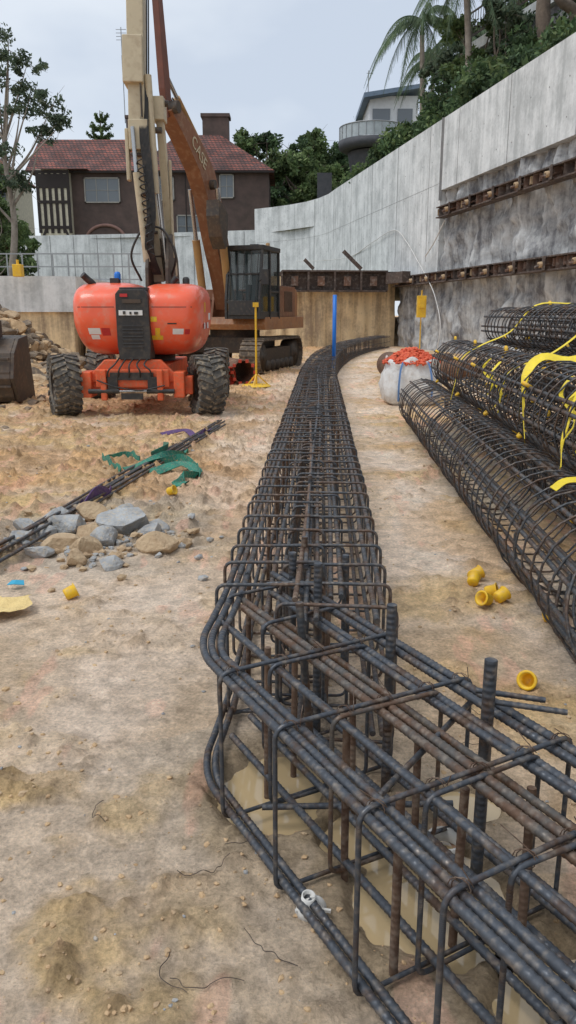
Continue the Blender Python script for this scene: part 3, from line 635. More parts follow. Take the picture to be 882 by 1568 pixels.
stick(RC_,RH,-2.24,-2.02,1.23,1.30,1,s);stick(RC_,RH,-2.15,-2.07,1.30,1.42,1,s);stick(RC_,RH,-1.86,-1.68,1.32,1.41,0,s);stick(RC_,RH,-1.66,-1.58,1.32,1.40,2,s);stick(RC_,RH,-2.22,-2.12,1.52,1.6,1,s)
stick(RC_,RH,-1.95,-1.80,1.48,1.50,3,s);stick(LC,LH,-3.4,-2.8,1.745,1.755,3,s);stick(RC_,RH,-2.2,-1.55,1.745,1.755,3,s)
for y,z,w_,h_,mi in((13.4,1.45,.15,.1,0),(13.6,1.45,.15,.1,2),(13.5,1.75,.12,.16,1),(13.9,1.45,.2,.1,0),(14.2,1.6,.3,.12,0)):s.box((RC_[0]+RH[0]+.003,y,z),(.006,w_,h_),mi)
s.obj('stickers',[M['white'],M['yellow'],M['red'],M['black']],lift)
s=MB()
s.prism([(-2.73,.92),(-2.24,.92),(-2.22,1.15),(-2.24,1.95),(-2.30,2.02),(-2.70,2.02),(-2.76,1.95),(-2.76,1.15)],12.76,13.2,'y')
s.box((-2.5,13.25,1.98),(.46,.6,.16))
for z in np.arange(1.12,1.5,.055):s.box((-2.5,12.755,z),(.34,.02,.02))
s.obj('rear_panel',[M['black']],lift,bevel=.03)
s=MB();s.box((-2.52,12.74,1.66),(.38,.012,.08),0);s.box((-2.5,12.74,1.84),(.30,.012,.06),1);s.box((-2.62,12.74,1.93),(.12,.012,.05),2);s.box((-2.62,12.725,1.66),(.04,.012,.05),3);s.box((-2.52,12.725,1.655),(.03,.012,.04),3);s.box((-2.43,12.725,1.655),(.06,.012,.04),3)
s.obj('rear_labels',[M['white'],M['dark'],M['red'],M['black']],lift)
s=MB();s.tube(catmull([(-3.2,13.4,1.98),(-3.24,13.35,2.12),(-3.32,13.3,2.2),(-3.38,13.25,2.27)],5),.055,12)
s.tube(catmull([(-1.95,13.6,2.02),(-1.95,13.6,2.15),(-1.88,13.6,2.24)],5),.05,12);s.box((-2.9,13.5,2.15),(.14,.2,.14));s.lathe([(.06,0),(.06,.14),(.04,.17),(0,.18)],(-1.75,13.8,2.08),(0,0,1),12)
s.obj('exhaust',[M['black']],lift)
s=MB();s.lathe([(.05,0),(.055,.08),(.04,.12),(0,.13)],(-2.86,13.5,2.2),(0,0,1),14);s.obj('beacon',[M['blue']],lift)
s=MB()
for x in(-2.42,-2.08):
    s.prism([(13.6,1.9),(15.1,1.9),(14.9,2.6),(14.3,3.0),(13.9,2.9),(13.65,2.4)],x,x+.06,'x',0)
s.beam((-2.28,14.3,2.2),(-2.46,14.0,4.62),.22,.30,.20,.26,1)
s.beam((-2.08,14.6,2.3),(-2.16,14.2,5.0),.14,.22,.12,.2,1)
s.box((-2.46,14.0,4.5),(.32,.42,.46),1);s.box((-2.16,14.2,4.95),(.2,.36,.36),1);s.box((-2.26,14.3,2.75),(.42,.4,.32),0)
s.beam((-2.48,13.95,4.5),(-2.42,14.2,8.6),.27,.32,.26,.30,1)
s.beam((-2.50,13.93,5.25),(-2.49,13.97,5.95),.33,.40,.32,.38,1)
s.box((-2.66,13.9,5.5),(.03,.2,.35),0);s.box((-2.38,13.765,5.0),(.03,.05,.5),0)
s.beam((-2.42,14.2,8.6),(-2.38,14.3,11.6),.2,.22,.18,.2,1)
for z in(3.0,3.6,4.2):s.box((-2.31-.08*(z-2.2),14.25-.12*(z-2.2),z),(.27,.36,.05),0)
s.cyl((-2.40,13.78,2.5),(-2.50,13.7,3.9),.06,12,1);s.cyl((-2.50,13.7,3.9),(-2.54,13.75,4.6),.035,12,2)
s.cyl((-2.10,14.0,2.4),(-2.22,13.9,4.0),.045,12,2);s.cyl((-2.22,13.9,3.6),(-2.28,13.9,5.4),.06,12,1)
s.cyl((-2.68,14.0,4.6),(-2.1,14.0,4.6),.05,12,0);s.cyl((-2.4,14.2,5.05),(-2.0,14.2,5.05),.05,12,0);s.cyl((-2.68,14.0,4.3),(-2.2,14.0,4.3),.04,12,2)
s.box((-2.66,13.9,4.2),(.06,.14,.8),1);s.box((-2.03,14.35,3.4),(.04,.1,1.6),1)
s.obj('booms',[M['dark'],M['cream'],M['chrome']],lift,bevel=.02)
s=MB()
for k in range(7):
    o=.022*(k-3);s.tube(catmull([(-2.26+o,13.9,2.3),(-2.34+o,13.72,2.7),(-2.28+o,13.7,3.3),(-2.32+o,13.75,4.0),(-2.36+o,13.8,4.6),(-2.30+o*.4,13.9,5.4)],6),.014,6)
for k in range(2):
    s.tube([(-2.30+.03*k,13.9,5.3),(-2.265+.03*k,14.1,7),(-2.25+.03*k,14.2,9)],.013,6)
P=[(-2.30+.05*math.cos(a)-.010*a/6,13.66+.05*math.sin(a),2.6+a*.02) for a in np.arange(0,75,.5)];s.tube(P,.012,5)
for sd in(-1,1):s.tube(catmull([(-2.3+sd*.25,14.0,2.2),(-2.3+sd*.38,13.85,2.6),(-2.3+sd*.2,13.85,3.0),(-2.35,13.9,3.1)],6),.02,6)
s.obj('hoses',[M['black']],lift)
# ------------------------------------------------------------------ excavator
ex=empty('excavator',(-1.6,23.9,0),math.radians(-107.5))
for sd in(-1,1):
    s=MB();y0=sd*1.22
    for k in range(60):
        L_=3.2
        per=2*L_+2*math.pi*.46;d=k/60*per
        if d<L_:p=(-L_/2+d,.92,0)
        elif d<L_+math.pi*.46:
            a=(d-L_)/.46;p=(L_/2+.46*math.sin(a),.46+.46*math.cos(a),a)
        elif d<2*L_+math.pi*.46:p=(L_/2-(d-L_-math.pi*.46),0,math.pi)
        else:
            a=(d-2*L_-math.pi*.46)/.46;p=(-L_/2-.46*math.sin(a),.46-.46*math.cos(a),math.pi+a)
        Rm=Matrix.Rotation(p[2],3,'Y')
        s.box((p[0],y0,p[1]),(.165,.6,.04),0,Rm);o=Rm@Vector((0,0,.035));s.box((p[0]+o.x,y0,p[1]+o.z),(.03,.6,.05),0,Rm)
    s.box((0,y0,.48),(3.0,.34,.4),1)
    for x in(-1.55,1.55):s.lathe([(.38,-.2),(.38,.2),(.1,.22),(.1,.25),(0,.25)],(x,y0,.46),(0,sd,0),24,1)
    for x in np.linspace(-1.1,1.1,6):s.lathe([(.15,-.2),(.15,.24),(0,.25)],(x,y0,.2),(0,sd,0),14,1)
    s.obj('track',[M['track'],M['dark']],ex,recalc=True)
s=MB();s.box((0,0,.75),(1.6,2.0,.45),1);s.lathe([(.75,0),(.75,.25)],(0,0,.95),(0,0,1),30,1)
s.prism([(-2.5,1.2),(1.3,1.2),(1.35,1.35),(1.25,1.55),(-2.5,1.55)],-1.42,1.42,'y',2)
s.prism([(-2.5,1.3),(-1.9,1.3),(-1.9,2.4),(-2.4,2.4),(-2.55,2.2)],-1.35,1.2,'y',2)
s.box((-1.0,.85,2.0),(1.7,.95,.9),0);s.box((-1.0,-.9,1.95),(1.9,.85,.8),0);s.box((.6,-1.0,1.8),(1.0,.7,.5),0)
for k in range(7):s.box((-1.5+.12*k,1.33,2.0),(.05,.02,.6),1)
for sd in(.35,-.35):s.prism([(.1,1.5),(1.0,1.5),(.75,2.2),(.35,2.2)],sd-.04,sd+.04,'y',0)
s.obj('upper_body',[M['exc'],M['dark'],mat('excavator_orange',(.42,.18,.06),(.26,.11,.05),scale=3,rough=.5,dust=(.38,.28,.17,.5))],ex,bevel=.04)
s=MB();x0,x1,y0,y1,z0,z1=.05,1.72,.42,1.4,1.5,3.36
def post(a,b_,w=.07):s.beam(a,b_,w,w,mi=0)
for y in(y0,y1):
    post((x0,y,z0),(x0,y,z1));post((x1,y,z0+.5),(x1-.28,y,z1));post((x0,y,z1),(x1-.28,y,z1));post((x1,y,z0),(x1,y,z0+.5));post((.85,y,z0),(.85,y,z1));post((x0,y,z0+.75),(.85,y,z0+.75),.05)
post((x1,y0,z0+.45),(x1,y1,z0+.45));post((x1-.28,y0,z1),(x1-.28,y1,z1));post((x0,y0,z1),(x0,y1,z1));post((x1-.13,y0,2.7),(x1-.13,y1,2.7),.05)
s.box(((x0+x1-.28)/2,(y0+y1)/2,z1+.04),(x1-x0-.18,y1-y0+.1,.12),0);s.box(((x0+x1)/2,(y0+y1)/2,z0+.1),(x1-x0,y1-y0,.2),0)
s.box((x0+.35,.9,2.05),(.5,.55,.8),0);s.box((x0+.15,.9,2.5),(.15,.5,.6),0)
s.box((x1+.03,.9,1.8),(.05,.8,.4),0)
for k in range(5):s.beam((x1+.06-.0,y0+.1+.2*k,2.0),(x1-.2,y0+.1+.2*k,3.3),.02,.02,mi=0)
s.box((x1+.15,1.62,2.6),(.06,.2,.4),0);post((x1,1.4,2.5),(x1+.15,1.6,2.6),.03)
s.box((.3,.8,z1+.15),(.3,.25,.12),0)
s.obj('cab_frame',[M['black']],ex,bevel=.015)
s=MB()
for y in(y0+.01,y1-.01):s.add([(x0,y,z0+.2),(x1,y,z0+.2),(x1,y,z0+.5),(x1-.28,y,z1),(x0,y,z1)],[[0,1,2,3,4]])
s.add([(x1,y0,z0+.5),(x1,y1,z0+.5),(x1-.28,y1,z1),(x1-.28,y0,z1)],[[0,1,2,3]]);s.add([(x0,y0,z0),(x0,y1,z0),(x0,y1,z1),(x0,y0,z1)],[[0,1,2,3]])
s.obj('cab_glass',[M['glass']],ex)
s=MB();s.lathe([(.06,0),(.06,.12),(0,.14)],(.4,1.2,z1+.1),(0,0,1),12);s.obj('cab_beacon',[M['ochre']],ex)
s=MB()
top=[(.35,1.9),(.70,3.4),(1.30,4.75),(1.7,5.35),(2.3,5.78),(3.2,6.22),(4.0,6.50)]
bot=[(4.25,6.25),(3.5,5.78),(2.7,5.20),(2.25,4.65),(1.75,3.6),(1.2,2.6),(.85,1.75)]
poly=top+bot;s.prism(poly,-.25,.16,'y',0)
s.cyl((4.1,-.34,6.35),(4.1,.28,6.35),.14,16,1);s.cyl((2.0,-.36,4.95),(2.0,.3,4.95),.12,16,1)
for y in(-.42,.36):
    s.cyl((1.25,y,1.75),(1.75,y,3.6),.11,14,2);s.cyl((1.75,y,3.6),(2.05,y,4.85),.06,12,3)
s.cyl((2.2,-.04,5.9),(3.5,-.04,6.7),.08,12,2);s.cyl((3.5,-.04,6.7),(4.1,-.04,7.1),.05,12,3)
s.prism([(3.98,6.2),(4.22,6.1),(4.36,6.7),(4.60,9.2),(4.60,10.5),(4.48,10.5),(4.40,9.2),(4.08,7.1)],-.10,.06,'y',4)
for k in range(4):s.tube(catmull([(.6,-.15+.06*k,2.0),(.9,-.15+.06*k,3.6),(1.5,-.15+.06*k,5.2),(2.3,-.15+.06*k,5.88),(3.9,-.15+.06*k,6.6)],5),.025,6,1)
s.prism([(2.0,4.2),(2.6,4.5),(2.65,4.1),(2.5,3.6),(2.25,3.3),(2.1,3.4)],.28,.65,'y',1)
s.obj('boom',[M['exc'],M['dark'],M['ochre'],M['chrome'],M['stick']],ex,bevel=.03)
cu=bpy.data.curves.new('boom_lettering','FONT');cu.body='CASE';cu.size=.42;cu.extrude=.006;cu.materials.append(M['cream'])
t=bpy.data.objects.new('boom_lettering',cu);scene.collection.objects.link(t);t.parent=ex
a=math.atan2(5.9-5.1,3.2-1.9)
t.matrix_local=Matrix.Translation((3.2,.175,5.75))@Matrix(((-math.cos(a),-math.sin(a),0,0),(0,0,1,0),(-math.sin(a),math.cos(a),0,0),(0,0,0,1)))
# ------------------------------------------------------------------ mid-ground objects
s=MB();s.lathe([(.044,.3),(.05,.3),(.05,2.1),(.044,2.1),(.044,.3)],(1.17,20,0),(0,0,1),16);s.obj('blue_pipe',[M['blue']])
e=empty('yellow_post_stand');s=MB();s.cyl((-.73,18,.03),(-.73,18,1.80),.024,10);s.box((-.73,17.99,1.84),(.13,.06,.10));s.lathe([(.0,.05),(.30,.04),(.34,.0)],(-.73,18,.02),(0,0,1),20)
for a in(0.3,2.4,4.5):s.beam((-.73,18,.3),(-.73+.30*math.cos(a),18+.30*math.sin(a),.03),.025,.025)
s.obj('post_and_base',[M['yellow']],e)
s=MB()
def pipe(a,b_,r,mb,mi=0,th=.03):
    ax=Vector(b_)-Vector(a);mb.lathe([(r-th,0),(r,0),(r,ax.length),(r-th,ax.length),(r-th,0)],a,ax,28,mi)
pipe((-1.05,18.6,.3),(-1.9,20.4,.3),.29,s);pipe((-1.35,18.4,.22),(-2.4,19.0,.22),.22,s,1)
for k in range(10):
    t=k*2*math.pi/10;s.box((-1.05+.27*math.cos(t),18.52,.3+.27*math.sin(t)),(.07,.16,.07),1)
s.obj('pile_casing',[M['casing'],M['redp']])
s=MB();pipe((2.95,19.0,.33),(2.7,21,.33),.33,s);pipe((3.3,19.3,.26),(5.0,20.2,.26),.24,s);pipe((3.2,21.5,.3),(4.6,22.5,.3),.25,s);s.obj('pile_casing',[M['casing']])
e=empty('bulk_bag');s=MB();n=40;V=[]
prof=[(.0,.02),(.40,.0),(.50,.08),(.53,.2),(.54,.32),(.51,.45),(.50,.55),(.45,.64),(.47,.70),(.44,.74)]
for k,(r,z) in enumerate(prof):
    for j in range(n*2):
        a=j*math.pi/n;sq=1/(abs(math.cos(a))**4+abs(math.sin(a))**4)**.25
        rr=r*sq*(1+.04*math.sin(a*5+z*6)+.03*math.sin(a*13+z*14)+.02*math.sin(a*29-z*22)+.02*math.sin(z*40+a*3));V.append((2.30+rr*math.cos(a),14.6+rr*math.sin(a),z*1.12+.04*math.sin(a*7+1)*(k>4)+.03*math.sin(a*3)*(k>4)))
m_=2*n;s.add(V,[[k*m_+j,k*m_+(j+1)%m_,(k+1)*m_+(j+1)%m_,(k+1)*m_+j] for k in range(len(prof)-1) for j in range(m_)],0,True)
s.obj('bag',[M['bag']],e)
s=MB()
for k in range(900):
    a=rnd.random()*6.28;q=math.sqrt(rnd.random())*.52;s.rock((2.30+q*math.cos(a),14.6+q*math.sin(a),.74+.26*(1-(q/.52)**1.5)+rnd.random()*.04),rnd.uniform(.02,.05),0,1)
s.obj('rubble_fill',[M['rubbleor']],e)
s=MB()
for sx in(-.3,.3):s.ribbon(catmull([(2.30+sx,14.04,.1),(2.30+sx,14.02,.4),(2.30+sx*.9,14.08,.66),(2.30+sx*.75,14.12,.80)],5),.035,(1,0,0))
s.obj('bag_straps',[mat('blue_strap',(.15,.28,.55))],e)
# ------------------------------------------------------------------ walls right
def wx(y):return 12.78-.18*y
up=np.array([(wx(y),y) for y in np.arange(-8,54.1,2)]+[(2.75,56),(2.15,58),(1.3,59.8),(.1,61.4),(-1.2,62.7),(-2.6,63.8)])
def wallstrip(mb,P,z0,z1,th,mi=0):
    P=np.array(P);B_=offs(P,th);n=len(P)
    V=[];
    for p in P:V+=[(p[0],p[1],z0),(p[0],p[1],z1)]
    for p in B_:V+=[(p[0],p[1],z1),(p[0],p[1],z0)]
    F=[];m_=2*n
    for i in range(n-1):
        a=2*i;F.append([a,a+1,a+3,a+2]);F.append([a+1,m_+a,m_+a+2,a+3]);F.append([m_+a,m_+a+1,m_+a+3,m_+a+2]);F.append([a,a+2,m_+a+3,m_+a+1])
    F+= [[0,m_+1,m_,1],[2*n-2,2*n-1,m_+2*n-2,m_+2*n-1]]
    mb.add(V,F,mi)
rw=empty('retaining_wall');s=MB()
far=up[up[:,1]>=34.9];near_=np.array([(wx(y),y) for y in np.arange(-8,35,1.0)]+[(wx(35),35)])
far=np.vstack([[(wx(35.02),35.02)],far[far[:,1]>35.5]])
wallstrip(s,near_,6.7,9.5,.5);wallstrip(s,far,3.3,9.5,.5)
s.obj('concrete_face',[M['conc']],rw,recalc=True)
s=MB()
for P,z0 in((near_,6.7),(far,3.9)):
    Q=resample(P,.5)
    for k in range(3,len(Q)-2,9):
        t=(Q[k+1]-Q[k]);t/=np.linalg.norm(t);nn=np.array([-t[1],t[0]]);c=Q[k]+nn*.004
        s.box((c[0],c[1],(z0+9.5)/2),(.012,.022,9.5-z0-.02),0,ez=math.atan2(t[1],t[0])-math.pi/2)
Q=offs(far,-.004);s.tube([(p[0],p[1],7.0) for p in Q],.006,4)
for k,(P,z0) in enumerate(((near_,6.9),(far,4.3))):
    Q=resample(P,1.2)
    for p in Q:
        for z in np.arange(z0+.4,9.4,1.1):s.cyl((p[0]-.006,p[1],z),(p[0]+.02,p[1],z),.025,6)
s.obj('panel_joints',[M['joint']],rw)
s=MB();s.box((wx(35)-.03,35,7.9),(.12,.08,3.2),ez=-.18);s.obj('joint_cover',[M['joint']],rw)
s=MB();yy=np.arange(-8,41.3,.11);zz=np.arange(-.1,6.85,.11);A,B_=np.meshgrid(yy,zz)
dx=.42-.17*np.abs(np.sin(A*math.pi/.75+.6*fbm(A,B_,1.5,2,3)))-.7*(fbm(A,B_,.9,5,77)-.5)-.15*(fbm(A,B_,.3,3,79)-.5)
lim=sst(35.0,35.3,A)*sst(3.9,4.0,B_)*1.2
XX=wx(A)+dx+lim*.3
V=np.stack([XX,A,B_],-1);ny,nx=A.shape;i=np.arange(ny-1)[:,None];j=np.arange(nx-1)[None]
s.add(V,np.stack([i*nx+j,i*nx+j+1,(i+1)*nx+j+1,(i+1)*nx+j],-1).reshape(-1,4),0,True);s.obj('shotcrete_face',[M['shot']],rw)
def waler(mb,ya,yb,z,off=0,h=.40):
    a=(wx(ya)-.12-off,ya);b_=(wx(yb)-.12-off,yb)
    for dz in(-h/2,h/2):mb.beam((a[0],a[1],z+dz),(b_[0],b_[1],z+dz),.42,.045,mi=0)
    mb.beam((a[0]+.12,a[1],z),(b_[0]+.12,b_[1],z),.03,h,mi=0)
    for y in np.arange(ya,yb,.62):
        mb.box((wx(y)-.14-off,y,z),(.32,.03,h-.04),1 if rnd.random()<.5 else 0,ez=-.18)
        if rnd.random()<.5:mb.box((wx(y)-.16-off,y+.3,z+.02),(.28,.2,.24),rnd.choice([1,1,2]),ez=-.18)
    for y in np.arange(ya+1,yb,2.0):
        mb.cyl((wx(y)+.1,y,z+.05),(wx(y)-.65-off,y,z-.12),.045,8,1);mb.box((wx(y)-.38-off,y,z),(.06,.36,.42),0,ez=-.18);mb.lathe([(.09,0),(.09,.12),(.05,.12)],(wx(y)-.42-off,y,z-.03),(-1,0,-.2),12,2)
s=MB();waler(s,-6,34.6,5.75);waler(s,-6,40.2,3.15);s.obj('waler_beams',[M['brown'],M['rsteel'],M['rockb']],rw)
lw=empty('soldier_pile_wall')
front=np.array([(5.5,41.0),(3.5,40.6),(1.5,40.3),(-1,40.1),(-4,39.8),(-6.6,39),(-7.4,36),(-7.4,28.4)])
Q=resample(front,.12);T=np.gradient(Q,axis=0);T/=np.linalg.norm(T,axis=1)[:,None];nn=np.stack([T[:,1],-T[:,0]],1)
zz=np.linspace(0,1,28);V=[];S_=np.arange(len(Q))*.12;ztop=2.55+.9*sst(-1.2,-.9,Q[:,0])
for z in zz:
    d=.12*np.abs(np.sin(S_*math.pi/.7))+.25*(fbm(S_,S_*0+z*2,.8,4,91)-.5)
    V.append(np.stack([Q[:,0]-nn[:,0]*d,Q[:,1]-nn[:,1]*d,-.1+(ztop+.1)*z],-1))
V=np.array(V);ny,nx=V.shape[:2];i=np.arange(ny-1)[:,None];j=np.arange(nx-1)[None]
s=MB();s.add(V,np.stack([i*nx+j,i*nx+j+1,(i+1)*nx+j+1,(i+1)*nx+j],-1).reshape(-1,4),0,True);s.obj('lagging',[M['lag']],lw)
s=MB()
a=(-.3,39.35);b_=(4.9,39.95)
for z in(2.72,3.66):s.beam((a[0],a[1],z),(b_[0],b_[1],z),.5,.08,mi=1)
s.beam((a[0],a[1]+.1,3.19),(b_[0],b_[1]+.1,3.19),.05,.9,mi=1)
for q in np.linspace(0,1,5):s.box((a[0]+(b_[0]-a[0])*q,a[1]+(b_[1]-a[1])*q-.05,3.19),(.10,.5,.9),1)
for q in (.12,.37,.62,.87):s.box((a[0]+(b_[0]-a[0])*q,a[1]+(b_[1]-a[1])*q-.12,3.19),(.35,.12,.45),0)
s.beam((2.7,39.6,4.6),(3.6,39.6,3.75),.14,.18,mi=1);s.beam((.8,39.4,4.2),(1.25,39.4,3.75),.12,.16,mi=1);s.beam((5.0,39.6,3.3),(5.5,37.4,3.3),.4,.5,mi=1)
s.box((2.5,40.7,3.58),(6.4,1.3,.16),1);
s.obj('steel_beams',[M['rsteel'],M['brown'],M['conc']],lw)
s=MB();wallstrip(s,[(-26,24.5),(-20,25.8),(-14,27),(-10,27.7),(-7.4,28.0)],1.7,2.9,-.45);wallstrip(s,[(-7.4,28.0),(-7.35,32),(-7.3,38.6)],1.7,2.9,-.4)
s.obj('left_capping_wall',[M['conc']],None,recalc=True)
s=MB();wallstrip(s,[(-26,24.3),(-14,27.2),(-7.6,28.15),(-7.55,32),(-7.5,38.6)],-.1,1.72,-.3);s.obj('left_lagging_wall',[M['lag']],None,recalc=True)
s=MB();wallstrip(s,[(-23.2,69.3),(-22,68.9),(-12,67),(-2.5,64.1)],2.4,8.0,-.5)
s.obj('rear_concrete_wall',[M['conc']],None,recalc=True)
s=MB()
for q in np.linspace(0.1,.95,9):
    x=-22+19.5*q;y=np.interp(x,[-22,-12,-2.5],[68.9,67,64.1]);s.box((x,y-.01,5.2),(.03,.04,5.5))
s.obj('rear_wall_joints',[M['joint']])
s=MB();s.add([(-60,24,2.75),(-14,27.3,2.75),(-7.8,28.2,2.75),(-7.6,39,2.6),(-5,40,2.55),(-1.3,40.3,2.55),(-1.2,60,2.6),(-2.6,64,2.6),(-34,70,3.0),(-60,70,3.0)],[[0,1,2,3,4,5,6,7,8,9]])
s.add([(-1.3,40.35,3.42),(5.6,41.2,3.42),(2.9,57,3.5),(-1.2,62.5,3.5)],[[0,1,2,3]]);s.obj('ledge_terrain',[M['soil']])
s=MB();s.add([(-300,69.6,7.7),(-22,69.2,7.7),(-2.5,64.4,7.7),(3.4,56.5,7.7),(60,60,7.7),(60,400,7.7),(-300,400,7.7)],[[0,1,2,3,4,5,6]]);s.obj('upper_terrain',[M['soil']])
upf=resample(up,1.0);ofs=[.45,2,4,6,8,10,14,20,40,90];hz=[9.4,9.9,11.0,12.6,14.2,15.0,15.4,16.5,18,20]
V=[]
for o,z in zip(ofs,hz):
    Q=offs(upf,o);f=sst(56,44,upf[:,1]);zz=9.4+(z-9.4)*(.12+.88*f)+(.0 if o<1 else .4)*(fbm(Q[:,0],Q[:,1],2,3,5)-.5)
    V.append(np.stack([Q[:,0],Q[:,1],zz],-1))
V=np.array(V);ny,nx=V.shape[:2];i=np.arange(ny-1)[:,None];j=np.arange(nx-1)[None]
s=MB();s.add(V,np.stack([i*nx+j,i*nx+j+1,(i+1)*nx+j+1,(i+1)*nx+j],-1).reshape(-1,4),0,True);s.obj('hillside',[M['soil']])
def hpt(y,o):
    k=int(np.argmin(np.abs(upf[:,1]-y)));Q=offs(upf,o)[k];z=np.interp(o,ofs,hz);f=.12+.88*float(sst(56,44,np.array(y)));return Q[0],Q[1],9.4+(z-9.4)*f
s=MB();C_=[];r_=[]
for k in range(430):
    y=rnd.uniform(16,56);o=rnd.uniform(1.0,9)
    if y>44: o*=.5
    x,yy_,z=hpt(y,o);tall=rnd.random()**2*(1.4 if 36<y<44 else .5)
    C_.append((x,yy_,z+(rnd.uniform(.0,.7)+tall if y<46 else rnd.uniform(-.2,.3))));r_.append(rnd.uniform(.35,1.2)*(1 if y<46 else .6))
s.leaves(C_,r_,230,.12,0,.8);C2=[C_[i] for i in range(0,430,2)];s.leaves(np.array(C2)+[0,0,.3],[.65]*len(C2),110,.14,1)
s.obj('hillside_shrubs',[M['leafA'],M['leafB']])
# ------------------------------------------------------------------ trees
def c_r(cl,c):
    for q in cl:
        if abs(q[0]-c[0])<1e-6:return q[3]
    return 1
def tree(name,base,clumps,tr,ln,ls,lm,bm_,kink=0,flat=.8,joinz=.45):
    e=empty(name);s=MB();b_=np.array(base,float);C=np.array([c[:3] for c in clumps]);top=C[np.argmax(C[:,2])]
    trunk=catmull([b_,b_+(top-b_)*.3+[kink,0,0],b_+(top-b_)*.6+[-kink,0,0],top],8);k=len(trunk)
    s.tube(trunk,np.linspace(tr,tr*.15,k),10)
    for c in C:
        zt=b_[2]+(c[2]-b_[2])*rnd.uniform(joinz,joinz+.25);i_=int(np.argmin(np.abs(trunk[:,2]-zt)));p=trunk[i_]
        mid=(p+c)/2+np.array([rnd.uniform(-.3,.3),rnd.uniform(-.3,.3),-.2]);L_=catmull([p,mid,c],6);s.tube(L_,np.linspace(tr*.38,tr*.06,len(L_)),6)
        for _ in range(4):
            d=R.randn(3)*c_r(clumps,c)*.7;s.tube([c,c+d*.5+[0,0,.1],c+d],[tr*.07,tr*.05,tr*.02],4)
    s.obj('trunk_and_limbs',[bm_],e)
    f=MB();subC=[];subR=[]
    for c in clumps:
        for _ in range(10):
            d=R.randn(3);d/=np.linalg.norm(d);subC.append(np.array(c[:3])+d*c[3]*(.35+.6*R.rand())*np.array([1,1,flat]));subR.append(c[3]*rnd.uniform(.22,.5))
    f.leaves(subC,subR,ln,ls,0,.85);f.obj('leaves',[lm],e)
tree('eucalyptus_tree',(-15.6,45,2.7),[(-14.6,45,15.0,1.2),(-13.6,44.6,14.1,1.0),(-15.4,45.3,13.6,1.2),(-12.6,45,12.2,1.0),(-12.0,44.5,11.3,.8),(-13.2,45,11.0,.8),(-14.3,45.4,12.5,1.1),(-15.3,45,10.1,1.0),(-14.6,44.6,8.4,.9),(-15.8,45,11.8,1.2),(-16.8,45,13.5,1.2),(-16.6,44,9,1.1),(-13.5,45,13.1,.9)],.24,50,.11,M['leafE'],M['pbark'],.25,.7,.5)
tree('eucalyptus_tree',(-17.3,46,2.7),[(-16.2,46,7.2,1.0),(-15.2,46,6.2,1.0),(-16.5,46,5.2,1.1),(-17.8,46,6.6,1.0),(-15.6,45.6,4.6,1.0),(-14.6,45.6,5.2,.7)],.15,70,.11,M['leafB'],M['pbark'],.1,.7,.4)
tree('small_tree',(-20.5,60,2.6),[(-21,60,5.6,1.2),(-19.3,60,5.0,1.0),(-22.5,60,6.2,1.3),(-20,60,7.0,1.0)],.15,60,.15,M['leafB'],M['bark'])
def bigtree(x,y,ztop,w,lm):
    cl=[]
    for _ in range(16):
        a=rnd.random()*6.28;q=math.sqrt(rnd.random());h=rnd.random()
        cl.append((x+w*q*math.cos(a)*(1-.4*h),y+w*q*math.sin(a)*.6,ztop-1.2-(1-h)*7.5+rnd.uniform(-.3,.3),rnd.uniform(1.3,2.1)))
    tree('broadleaf_tree',(x,y,7.7),cl,.4,85,.24,lm,M['bark'],.2)
for x,y,zt,w,lm in((-9.5,96,20.8,4,M['leafA']),(-5.3,94,21.6,4,M['leafB']),(-1.6,93,21.6,3.6,M['leafA']),(2.2,96,22.0,3.6,M['leafB']),(5.8,98,21,3.2,M['leafA']),(9.5,100,21.5,3.2,M['leafA']),(0.5,84,17.5,3.4,M['leafB']),(4.5,82,16.0,3.0,M['leafB']),(-2.5,100,21.5,4,M['leafB']),(11.5,90,23,3.2,M['leafA'])):bigtree(x,y,zt,w,lm)
for x,y,zt in((-37,86,17),(-33,92,17.5),(-30,88,14)):bigtree(x,y,zt,3,M['leafB'])
for x,y,z,h in((8.6,44.5,10.5,4.2),(9.4,43,11,4.8),(9.8,47,11.0,5.8),(10.6,41,11.5,4.0),(12.2,45,13.5,3.5),(11.0,50,11,6.5)):
    cl=[(x+rnd.uniform(-1.1,1.1),y+rnd.uniform(-1,1),z+h*rnd.uniform(.2,1),rnd.uniform(.5,.95)) for _ in range(11)]
    tree('hillside_tree',(x,y,z-.8),cl,.13,60,.12,rnd.choice([M['leafB'],M['leafE']]),M['bark'],.2,.9,.3)
e=empty('norfolk_pine');s=MB();f=MB();px,py=-21.8,98;s.tube([(px,py,7.7),(px,py,24.4)],[.4,.04],8)
for k in range(13):
    z=12+k*.95;Lr=3.9*(1-(k/14)**1.3)+.3
    for j in range(7):
        if rnd.random()<.2:continue
        a=j*.9+k*.5;lr=Lr*rnd.uniform(.7,1.1);P=catmull([(px,py,z),(px+lr*.5*math.cos(a),py+lr*.5*math.sin(a),z-.05),(px+lr*math.cos(a),py+lr*math.sin(a),z+.45)],5);s.tube(P,.05,4);f.leaves(P[2:],[.22]*(len(P)-2),22,.13)
s.obj('trunk_and_branches',[M['bark']],e);f.obj('needles',[M['leafB']],e)
